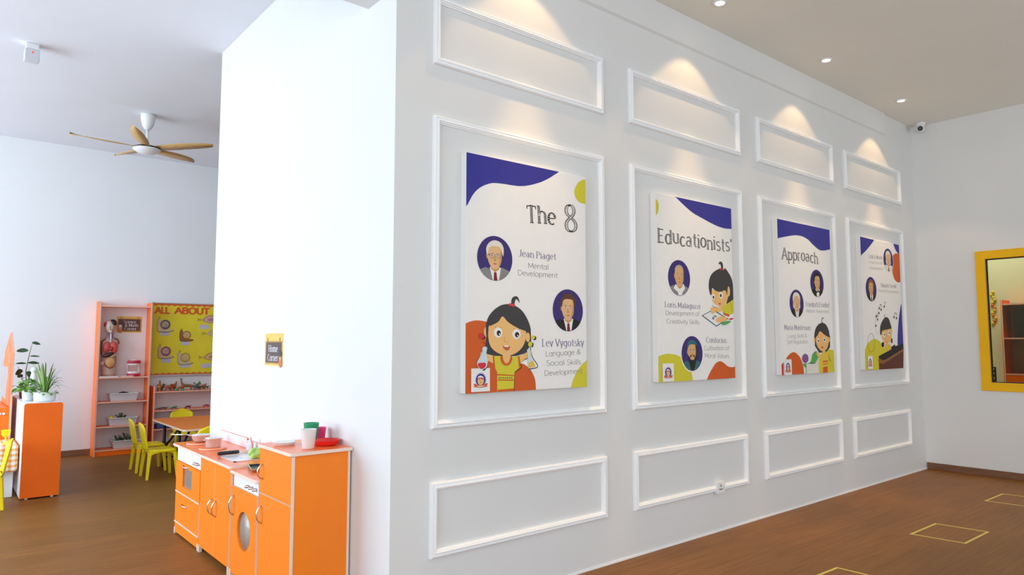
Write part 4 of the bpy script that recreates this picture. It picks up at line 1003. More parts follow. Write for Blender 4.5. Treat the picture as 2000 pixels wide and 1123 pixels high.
def make_chair():
    r = bpy.data.objects.new('child_chair', None); COL.objects.link(r); ORI[r.name] = (0, 0, 0)
    zs = .290
    # seat: dished slab with rolled edge
    n = 12; vs = []; 
    for lvl in range(2):
        for i in range(n + 1):
            for j in range(n + 1):
                u, v = -1 + 2 * i / n, -1 + 2 * j / n
                k = 1 - .06 * (u * u * v * v) ; x = .135 * u * k; y = (.138 + .008 * u) * v * k
                dish = .010 * (1 - min(1, (u * u + v * v))) if lvl == 1 else 0
                edge = .022 * max(0, max(abs(u), abs(v)) ** 8) 
                vs.append((x, y, zs - dish - edge * .7 - (0 if lvl == 1 else .012)))
    N = (n + 1) ** 2; fs = []
    for i in range(n):
        for j in range(n):
            a = i * (n + 1) + j; q = (a, a + 1, a + n + 2, a + n + 1); fs.append(q); fs.append(tuple(N + t for t in q[::-1]))
    per = [i * (n + 1) for i in range(n)] + [n * (n + 1) + j for j in range(n)] + [(n - i) * (n + 1) + n for i in range(n)] + [n - j for j in range(n)]
    for k in range(len(per)): a, b = per[k], per[(k + 1) % len(per)]; fs.append((a, N + a, N + b, b))
    MB().add(vs, fs, 0, True).build('seat', M_YELLOW, r)
    # apron with arches between the legs
    mb = MB()
    def apron(p, q):
        m_ = 10; L = []
        for k in range(m_ + 1):
            t = k / m_; x, y = p[0] + (q[0] - p[0]) * t, p[1] + (q[1] - p[1]) * t; L.append((x, y, zs - .030 - .034 * (abs(2 * t - 1) ** 3)))
        nx, ny = (q[1] - p[1]), -(q[0] - p[0]); l = math.hypot(nx, ny); nx, ny = nx / l * .008, ny / l * .008
        vs = []
        for x, y, z in L: vs += [(x, y, z), (x, y, zs - .012), (x + nx, y + ny, zs - .012), (x + nx, y + ny, z)]
        fs = []
        for k in range(m_):
            a = k * 4; b = a + 4
            for e in range(4): fs.append((a + e, a + (e + 1) % 4, b + (e + 1) % 4, b + e))
        mb.add(vs, fs)
    c = .122; cy = .128
    apron((-c, -cy), (c, -cy)); apron((c, -cy), (c, cy)); apron((c, cy), (-c, cy)); apron((-c, cy), (-c, -cy))
    mb.build('apron', M_YELLOW, r)
    # backrest: curved rounded panel on two broad stiles
    n = 14; m_ = 12; vs = []
    for lvl in range(2):
        for i in range(m_ + 1):
            t = i / m_; z = .285 + .275 * t
            w = (.098 + .034 * math.sin(min(1, t * 1.15) * PI / 2)) * (1 if t < .72 else math.sqrt(max(0, 1 - ((t - .72) / .30) ** 2)))
            for j in range(n + 1):
                v = -1 + 2 * j / n; x = -.128 - .050 * t - .018 * (1 - v * v) - (.009 if lvl else 0)
                vs.append((x, w * v, z - .012 * t ** 4 * v * v))
    N = (n + 1) * (m_ + 1); fs = []
    for i in range(m_):
        for j in range(n):
            a = i * (n + 1) + j; q = (a, a + 1, a + n + 2, a + n + 1); fs.append(q); fs.append(tuple(N + t for t in q[::-1]))
    per = [i * (n + 1) for i in range(m_)] + [m_ * (n + 1) + j for j in range(n)] + [(m_ - i) * (n + 1) + n for i in range(m_)] + [n - j for j in range(n)]
    for k in range(len(per)): a, b = per[k], per[(k + 1) % len(per)]; fs.append((a, N + a, N + b, b))
    MB().add(vs, fs, 0, True).build('backrest', M_YELLOW, r)
    for sx in (-1, 1):
        for sy in (-1, 1):
            a = (sx * .116, sy * .120); b = (sx * .140, sy * .142); wt_, wb = .024, .017
            vs = [(a[0] - wt_, a[1] - wt_ * .6, zs - .025), (a[0] + wt_ * .6, a[1] - wt_ * .6, zs - .025), (a[0] + wt_ * .6, a[1] + wt_ * .6, zs - .025), (a[0] - wt_ * .6, a[1] + wt_ * .6, zs - .025),
                  (b[0] - wb, b[1] - wb * .6, 0), (b[0] + wb * .6, b[1] - wb * .6, 0), (b[0] + wb * .6, b[1] + wb * .6, 0), (b[0] - wb * .6, b[1] + wb * .6, 0)]
            MB().add(vs, [(0, 1, 2, 3), (7, 6, 5, 4), (0, 4, 5, 1), (1, 5, 6, 2), (2, 6, 7, 3), (3, 7, 4, 0)]).build('leg', M_YELLOW, r, bevel=.003)
    return r
chair0 = make_chair()
for i, (x, y, a, l) in enumerate([
        (.105, 4.855, 0, 'nearer of the two yellow plastic child chairs at the left end of the orange table'),
        (.105, 5.330, 0, 'farther of the two yellow plastic child chairs at the left end of the orange table'),
        (.640, 5.985, -90, 'yellow plastic child chair on the far side of the orange table before the low bookcase'),
        (.400, 4.330, 90, 'yellow child chair at the near side of the orange table, half hidden by end wall'),
        (-1.375, 4.250, 180, 'yellow plastic child chair beside the gingham covered table, cut by the left photo edge')]):
    o = chair0 if i == 0 else copy_tree(chair0)
    o.location = (x, y, 0); o.rotation_euler = (0, 0, math.radians(a)); tag(o, l, 'chair', 'yellow child chairs')

# ------------------------------------------------------------------ left edge: white cabinet with orange end, plants, table, vanity
cab = thing('shelf_cabinet', 'low white cabinet with a plain orange end panel and plants on top', 'cabinet', (-.95, 5.05, 0))
KX0, KX1, KY0, KY1, KZ = -1.095, -.806, 4.435, 5.68, .832
MB().box((KX0, KY0 + .0165, .016), (KX1, KY1 - .0165, KZ - .002), 0).build('body', M_WHITE, cab)
for y in (KY0, KY1 - .016):
    P = [(KX0, .014), (KX1, .014), (KX1, KZ - .02), (KX1 - .006, KZ - .006), (KX1 - .02, KZ), (KX0 + .02, KZ), (KX0 + .006, KZ - .006), (KX0, KZ - .02)]
    MB().prism(P, (y, y + .016), 'y', 0, 1).build('end_panel', [M_ORANGE2, M_EDGE], cab)
for x in (KX0 + .05, KX1 - .05):
    for y in (KY0 + .01, KY1 - .03): MB().lathe((x, y + .01, 0), [(.012, 0), (.014, .0155)], 14).build('foot', M_PLASTW, cab)

def leafblade(mb, p0, p1, sag, w, mi=0, n=8):
    """long arching leaf as a narrow folded strip"""
    P0, P1 = Vector(p0), Vector(p1); d = P1 - P0; side = Vector((-d.y, d.x, 0)); side = side.normalized() if side.length > 1e-5 else Vector((1, 0, 0))
    vs = []
    for i in range(n + 1):
        t = i / n; c = P0 + d * t + Vector((0, 0, sag * 4 * t * (1 - t))); ww = w * (math.sin(PI * (.12 + .88 * t)) ** .7) if t < 1 else .0005
        vs += [tuple(c - side * ww), tuple(c - Vector((0, 0, ww * .5))), tuple(c + side * ww)]
    fs = []
    for i in range(n):
        a = i * 3; fs += [(a, a + 1, a + 4, a + 3), (a + 1, a + 2, a + 5, a + 4)]
    mb.add(vs, fs, mi, True)
def leafoval(mb, c, L, w, yaw, pitch, mi=0, roll=0.0):
    d = Matrix.Rotation(yaw, 3, 'Z') @ Matrix.Rotation(-pitch, 3, 'Y') @ Matrix.Rotation(roll, 3, 'X'); vs = []; fs = []; n = 8
    for i in range(n + 1):
        t = i / n; ww = w * math.sin(PI * min(.999, .05 + .95 * t)) ** .75; z = -.15 * L * t * t
        for y, dz in ((-ww, .12 * ww), (0, -.12 * ww), (ww, .12 * ww)):
            p = d @ Vector((L * t, y, z + dz)); vs.append((c[0] + p.x, c[1] + p.y, c[2] + p.z))
    for i in range(n):
        a = i * 3; fs += [(a, a + 1, a + 4, a + 3), (a + 1, a + 2, a + 5, a + 4)]
    mb.add(vs, fs, mi, True)
rnd = random.Random(7)
CZ = KZ + .0005
t = thing('spider_plant', 'spider plant with long arching leaves in an oval white pot on the cabinet', 'potted plant', (-.930, 4.62, CZ), 'plants on the white cabinet')
MB().lathe((-.930, 4.62, CZ), [(0, 0), (.070, 0), (.078, .006), (.086, .080), (.089, .084), (.083, .084), (.078, .070), (0, .068)], 40, sx=1.05, sy=.62).build('pot', M_PLASTW, t)
MB().lathe((-.930, 4.62, CZ + .0685), [(.079, 0), (.05, .008), (0, .010)], 24, sx=1.05, sy=.62).build('soil', M_SOIL, t)
mb = MB()
for k in range(46):
    a = rnd.uniform(0, 2 * PI); up = rnd.random(); r = .06 + .17 * rnd.random() * (1.15 - up * .7); h = .04 + .25 * up
    if k < 7: r = .03 + .05 * rnd.random(); h = .22 + .06 * rnd.random(); a = rnd.uniform(-.8, .8)
    b = (-.930 + .02 * math.cos(a), 4.62 + .015 * math.sin(a), CZ + .07)
    leafblade(mb, b, (b[0] + r * math.cos(a), b[1] + r * .8 * math.sin(a), b[2] + h * (.55 if r > .13 else 1)), .05 + .02 * rnd.random(), .0062, rnd.choice((0, 0, 1)))
mb.build('leaves', [M_LEAF, M_LEAFL], t)
mb = MB()
for k in range(26):
    a = rnd.uniform(0, 2 * PI); leafoval(mb, (-.930 + .085 * math.cos(a), 4.62 + .05 * math.sin(a), CZ + .075 + .01 * rnd.random()), .035, .011, a + rnd.uniform(-.6, .6), rnd.uniform(-1.2, .4))
mb.build('trailing_leaves', M_LEAFL, t)
t = thing('pothos', 'bright green bushy pothos in a small white pot on the cabinet', 'potted plant', (-1.035, 4.84, CZ), 'plants on the white cabinet')
MB().lathe((-1.035, 4.84, CZ), [(0, 0), (.040, 0), (.044, .005), (.053, .100), (.055, .104), (.050, .104), (.046, .085), (0, .084)], 32).build('pot', M_PLASTW, t)
MB().lathe((-1.035, 4.84, CZ + .0845), [(.046, 0), (.03, .006), (0, .008)], 20).build('soil', M_SOIL, t)
mb = MB()
for k in range(95):
    a = rnd.uniform(0, 2 * PI); e = rnd.uniform(.15, 1); r = .098 * e; z = CZ + .085 + .125 * rnd.random() * (1.25 - e); c = (-1.05 + r * math.cos(a), 4.84 + r * math.sin(a), z)
    leafoval(mb, c, rnd.uniform(.035, .055), rnd.uniform(.014, .021), a + rnd.uniform(-.7, .7), rnd.uniform(-.7, .5), rnd.choice((0, 0, 1)), rnd.uniform(-.7, .7))
mb.build('leaves', [M_LEAFL, M_LEAF], t)
mb = MB()
for k in range(8):
    a = k * .8; mb.tube([(-1.035, 4.84, CZ + .085), (-1.04 + .03 * math.cos(a), 4.84 + .03 * math.sin(a), CZ + .15), (-1.045 + .06 * math.cos(a), 4.84 + .06 * math.sin(a), CZ + .17)], .002, 5)
mb.build('stems', M_LEAF, t)
t = thing('tall_leafy_plant', 'tall thin plant with a few dark oval leaves rising behind the pothos', 'potted plant', (-.985, 5.23, CZ), 'plants on the white cabinet')
MB().lathe((-.985, 5.23, CZ), [(0, 0), (.05, 0), (.062, .10), (.064, .104), (.058, .104), (.054, .088), (0, .086)], 28).build('pot', mat('terracotta', (.42, .13, .05), .7, noise=.1), t)
MB().lathe((-.985, 5.23, CZ + .0865), [(.054, 0), (.03, .006), (0, .008)], 20).build('soil', M_SOIL, t)
st = MB(); st.tube([(-.985, 5.23, CZ + .09), (-.995, 5.23, CZ + .26), (-.975, 5.23, CZ + .42), (-.952, 5.23, CZ + .54)], [.004, .0035, .003, .0015], 6)
st.tube([(-.985, 5.23, CZ + .09), (-1.04, 5.22, CZ + .22), (-1.06, 5.22, CZ + .30)], [.003, .0025, .0015], 6)
st.build('stems', mat('stem_brown', (.16, .12, .06), .6, noise=.1), t)
mb = MB()
for c, L, w, yaw, pi_ in (((-.958, 5.23, CZ + .53), .075, .020, 0.1, -.1), ((-.985, 5.23, CZ + .455), .095, .026, PI, .05), ((-.97, 5.23, CZ + .40), .085, .010, 0.0, .05), ((-.985, 5.22, CZ + .335), .10, .018, .1, .05),
                      ((-.995, 5.22, CZ + .33), .088, .012, PI, .1), ((-.99, 5.21, CZ + .25), .12, .036, -.15, -.75), ((-1.022, 5.21, CZ + .26), .070, .036, PI - .3, -.4), ((-1.02, 5.23, CZ + .20), .07, .02, 2.2, .3), ((-.985, 5.22, CZ + .16), .08, .022, -.6, .2)):
    leafoval(mb, c, L, w * 1.15, yaw, pi_, 0, .75 * (1 if abs(yaw) < 1.5 else -1))
mb.build('leaves', M_LEAFD, t); t.location.x -= .034
t = thing('white_bottle', 'white plastic bottle with a ribbed cap among the plants on the cabinet', 'bottle', (-.985, 5.0, CZ))
MB().lathe((-.985, 5.0, CZ), [(0, 0), (.033, 0), (.036, .005), (.036, .15), (.030, .20), (.020, .245), (.019, .252)], 28).build('bottle_body', M_PLASTW, t)
MB().lathe((-.985, 5.0, CZ + .2525), [(.024, 0), (.026, .004), (.024, .014), (.026, .020), (.024, .030), (.022, .038), (.010, .044), (0, .045)], 24).build('cap', mat('pale_cap', (.70, .80, .78), .4), t)

# gingham covered table
def gingham():
    m = mat('gingham', (.8, .8, .8), .8); nt = m.node_tree; N = nt.nodes; L = nt.links
    tc = N.new('ShaderNodeTexCoord'); sp = N.new('ShaderNodeSeparateXYZ'); L.new(tc.outputs['Object'], sp.inputs[0])
    def band(a, b):
        ad = N.new('ShaderNodeMath'); ad.operation = 'ADD'; L.new(a, ad.inputs[0]); (L.new(b, ad.inputs[1]) if b else None); ad.inputs[1].default_value = 0
        ml = N.new('ShaderNodeMath'); ml.operation = 'MULTIPLY'; ml.inputs[1].default_value = 1 / .048; L.new(ad.outputs[0], ml.inputs[0])
        fr = N.new('ShaderNodeMath'); fr.operation = 'FRACT'; L.new(ml.outputs[0], fr.inputs[0])
        gt = N.new('ShaderNodeMath'); gt.operation = 'GREATER_THAN'; gt.inputs[1].default_value = .55; L.new(fr.outputs[0], gt.inputs[0]); return gt.outputs[0]
    b1 = band(sp.outputs[0], None); ad = N.new('ShaderNodeMath'); ad.operation = 'ADD'; L.new(sp.outputs[1], ad.inputs[0]); L.new(sp.outputs[2], ad.inputs[1]); b2 = band(ad.outputs[0], None)
    sm = N.new('ShaderNodeMath'); sm.operation = 'ADD'; L.new(b1, sm.inputs[0]); L.new(b2, sm.inputs[1])
    dv = N.new('ShaderNodeMath'); dv.operation = 'MULTIPLY'; dv.inputs[1].default_value = .5; L.new(sm.outputs[0], dv.inputs[0])
    rp = N.new('ShaderNodeValToRGB'); L.new(dv.outputs[0], rp.inputs['Fac']); rp.color_ramp.interpolation = 'CONSTANT'
    e = rp.color_ramp.elements; e[0].color = (.80, .80, .82, 1); e[1].position = .75; e[1].color = (.78, .24, .04, 1); k = e.new(.3); k.color = (.80, .48, .22, 1)
    L.new(rp.outputs['Color'], N['Principled BSDF'].inputs['Base Color']); return m
gt_ = thing('small_table', 'small white table under an orange gingham cloth at the left edge', 'table', (-1.5, 4.82, 0))
MB().box((-1.95, 4.625, .445), (-1.118, 5.04, .462)).build('table_top', M_WHITE, gt_)
for x in (-1.88, -1.165):
    for y in (4.70, 4.97): MB().box((x - .035, y - .035, 0), (x + .035, y + .035, .4445), bev=.004).build('leg', M_WHITE, gt_)
# cloth: draped sheet with soft folds at the hem
nu, nv = 60, 44; vs = []; x0, x1, y0, y1 = -1.965, -1.108, 4.612, 5.052; dr_ = .235
for i in range(nu + 1):
    for j in range(nv + 1):
        a = -dr_ + (x1 - x0 + 2 * dr_) * i / nu; b = -dr_ + (y1 - y0 + 2 * dr_) * j / nv
        ox = min(0, a) + max(0, a - (x1 - x0)); oy = min(0, b) + max(0, b - (y1 - y0)); d = max(abs(ox), abs(oy)) if min(abs(ox), abs(oy)) < 1e-6 else math.hypot(ox, oy) * .8
        d = min(d, dr_); x = min(max(a, 0), x1 - x0) + x0; y = min(max(b, 0), y1 - y0) + y0
        wv = .010 * d / dr_
        if abs(oy) > 1e-6: y += math.copysign(wv * (1 + math.sin(x * 34)), oy)
        if abs(ox) > 1e-6: x += math.copysign(wv * .35 * (1 + math.sin(y * 30)), ox)
        vs.append((x, y, .4645 - d))
fs = [(i * (nv + 1) + j, (i + 1) * (nv + 1) + j, (i + 1) * (nv + 1) + j + 1, i * (nv + 1) + j + 1) for i in range(nu) for j in range(nv)]
cl = solo('tablecloth', MB().add(vs, fs, 0, True), gingham(), 'orange and white gingham tablecloth hanging over the small table', 'tablecloth')
so = cl.modifiers.new('thick', 'SOLIDIFY'); so.thickness = .0015
t = thing('yellow_goblet', 'yellow plastic goblet standing on the gingham cloth', 'cup', (-1.196, 4.70, .465))
MB().lathe((-1.196, 4.70, .4652), [(0, 0), (.030, 0), (.030, .003), (.008, .010), (.006, .055), (.012, .062)], 24).build('stem', M_YELLOW, t)
MB().lathe((-1.196, 4.70, .5275), [(0, 0), (.014, 0), (.030, .016), (.036, .058), (.038, .060), (.034, .058), (.027, .018), (0, .004)], 24).build('bowl', M_YELLOW, t)

# gabled play vanity
vn = thing('play_vanity', 'orange gabled play vanity with mirror and white knobs behind the gingham table', 'toy furniture', (-1.35, 5.6, 0))
def gable(x0, x1, ya, yb, z0, zs_, yp, zp, nm, mats, hole=None):
    P = [(ya, z0), (yb, z0), (yb, zs_), (yp, zp), (ya, zs_)]
    return MB().prism(P, (x0, x1), 'x', 0, 1).build(nm, mats, vn)
gable(-1.150, -1.134, 5.10, 6.05, 0.0, 1.27, 5.46, 1.465, 'gable_panel', OE)
gable(-1.1665, -1.1505, 5.26, 5.90, .765, 1.17, 5.50, 1.345, 'inner_gable', OE)
MB().box((-1.1705, 5.34, .82), (-1.167, 5.82, 1.13)).build('mirror', mat('mirror', (.8, .82, .84), .03, metal=1.0), vn)
MB().box((-1.50, 5.10, .0), (-1.1505, 6.05, .755)).build('body', [M_ORANGE2], vn)
for x in (-1.225, -1.195): MB().lathe((x, 5.0995, .700), [(0, -.013), (.010, -.012), (.012, -.006), (.006, 0)], 14, axis='y').build('knob', M_WHITE, vn)

# ------------------------------------------------------------------ through the yellow framed window
nbk = thing('glazed_bookcase', 'orange bookcase with dark glass upper bays seen through the yellow framed window', 'bookcase', (9.4, -.55, 0))
GX0, GX1, GY0, GY1 = 9.25, 9.58, -1.20, -.045
for y in (GY0, GY1 - .02): MB().box((GX0, y, 0), (GX1, y + .02, 1.93), 0).build('side_panel', M_ORANGE2, nbk); MB().box((GX0 - .003, y + (.008 if y < -1 else 0), 0), (GX0 - .0002, y + (.02 if y < -1 else .012), 1.93)).build('edge_strip', M_EDGE, nbk)
for z in (.03, .93, 1.405, 1.86): MB().box((GX0 + .004, GY0 + .0205, z), (GX1, GY1 - .0205, z + .02), 0, {'-x': 1}).build('shelf', OE, nbk)
MB().box((GX1 - .012, GY0 + .0205, .0), (GX1, GY1 - .0205, 1.88)).build('back_panel', mat('bookcase_back', (.42, .36, .27), .6, noise=.05), nbk)
for a, b in ((GY0 + .022, -.625), (-.623, GY1 - .022)): MB().box((GX0 + .002, a, .052), (GX0 + .018, b, .925)).build('door', [M_ORANGE2], nbk)
for a, b in ((GY0 + .022, -.625), (-.623, GY1 - .022)): MB().box((GX0 + .002, a, .952), (GX0 + .006, b, 1.858)).build('glass_door', mat('tinted_glass', (.25, .25, .22), .05, alpha=.10), nbk)
t = thing('black_box', 'black box with a small gold emblem inside the glazed bookcase', 'box', (9.42, -.42, 1.43))
MB().box((9.35, -.66, 1.4255), (9.52, -.16, 1.80), bev=.01).build('box_body', M_BLACK, t)
MB().lathe((9.3495, -.40, 1.60), [(.030, -.004), (.052, -.003), (.052, 0), (.030, 0)], 24, axis='x', sx=1.3, sy=.8).build('emblem_ring', mat('gold', (.5, .36, .12), .3, metal=.8), t)
MB().ball((9.347, -.40, 1.61), .004, .026, .022).build('emblem', mat('gold_dark', (.4, .27, .08), .3, metal=.8), t)
solo('floral_box', MB().box((9.34, -.62, .9505), (9.52, -.27, 1.14), bev=.006), mat('green_print', (.16, .30, .24), .6, noise=.8, nscale=60), 'teal patterned box on the lower glazed bookcase shelf', 'box')
mb = MB(); rn = random.Random(2)
for k in range(13): mb.ball((9.58, .125 + .02 * math.sin(k * 1.7), 2.06 - .036 * k), .012, .021, .022, 10, rn.choice((0, 0, 1)), 6)
solo('paper_garland', mb, [mat('garland_yellow', (.75, .58, .03), .7), mat('garland_orange', (.72, .22, .03), .7)], 'yellow and orange paper garland hanging on the wall beyond the window', 'garland')
sh = thing('side_table', 'low pale side table beyond the yellow framed window', 'table', (9.42, .22, 0))
MB().box((9.25, .02, .80), (9.58, .55, .83)).build('table_top', M_WHITE, sh)
for x in (9.28, 9.55):
    for y in (.05, .52): MB().box((x - .015, y - .015, 0), (x + .015, y + .015, .7995)).build('leg', M_WHITE, sh)
t = thing('picture_stand', 'small black photo stand beside the glazed bookcase beyond the window', 'photo stand', (9.4, .14, .83))
MB().box((9.39, .085, .8305), (9.41, .185, 1.03), bev=.003).build('stand_frame', M_BLACK, t)
for z in (.865, .93, .985): MB().box((9.3885, .105, z), (9.3898, .165, z + .03)).build('photo', mat('photo_paper', (.6, .5, .4), .6, noise=.3, nscale=60), t)

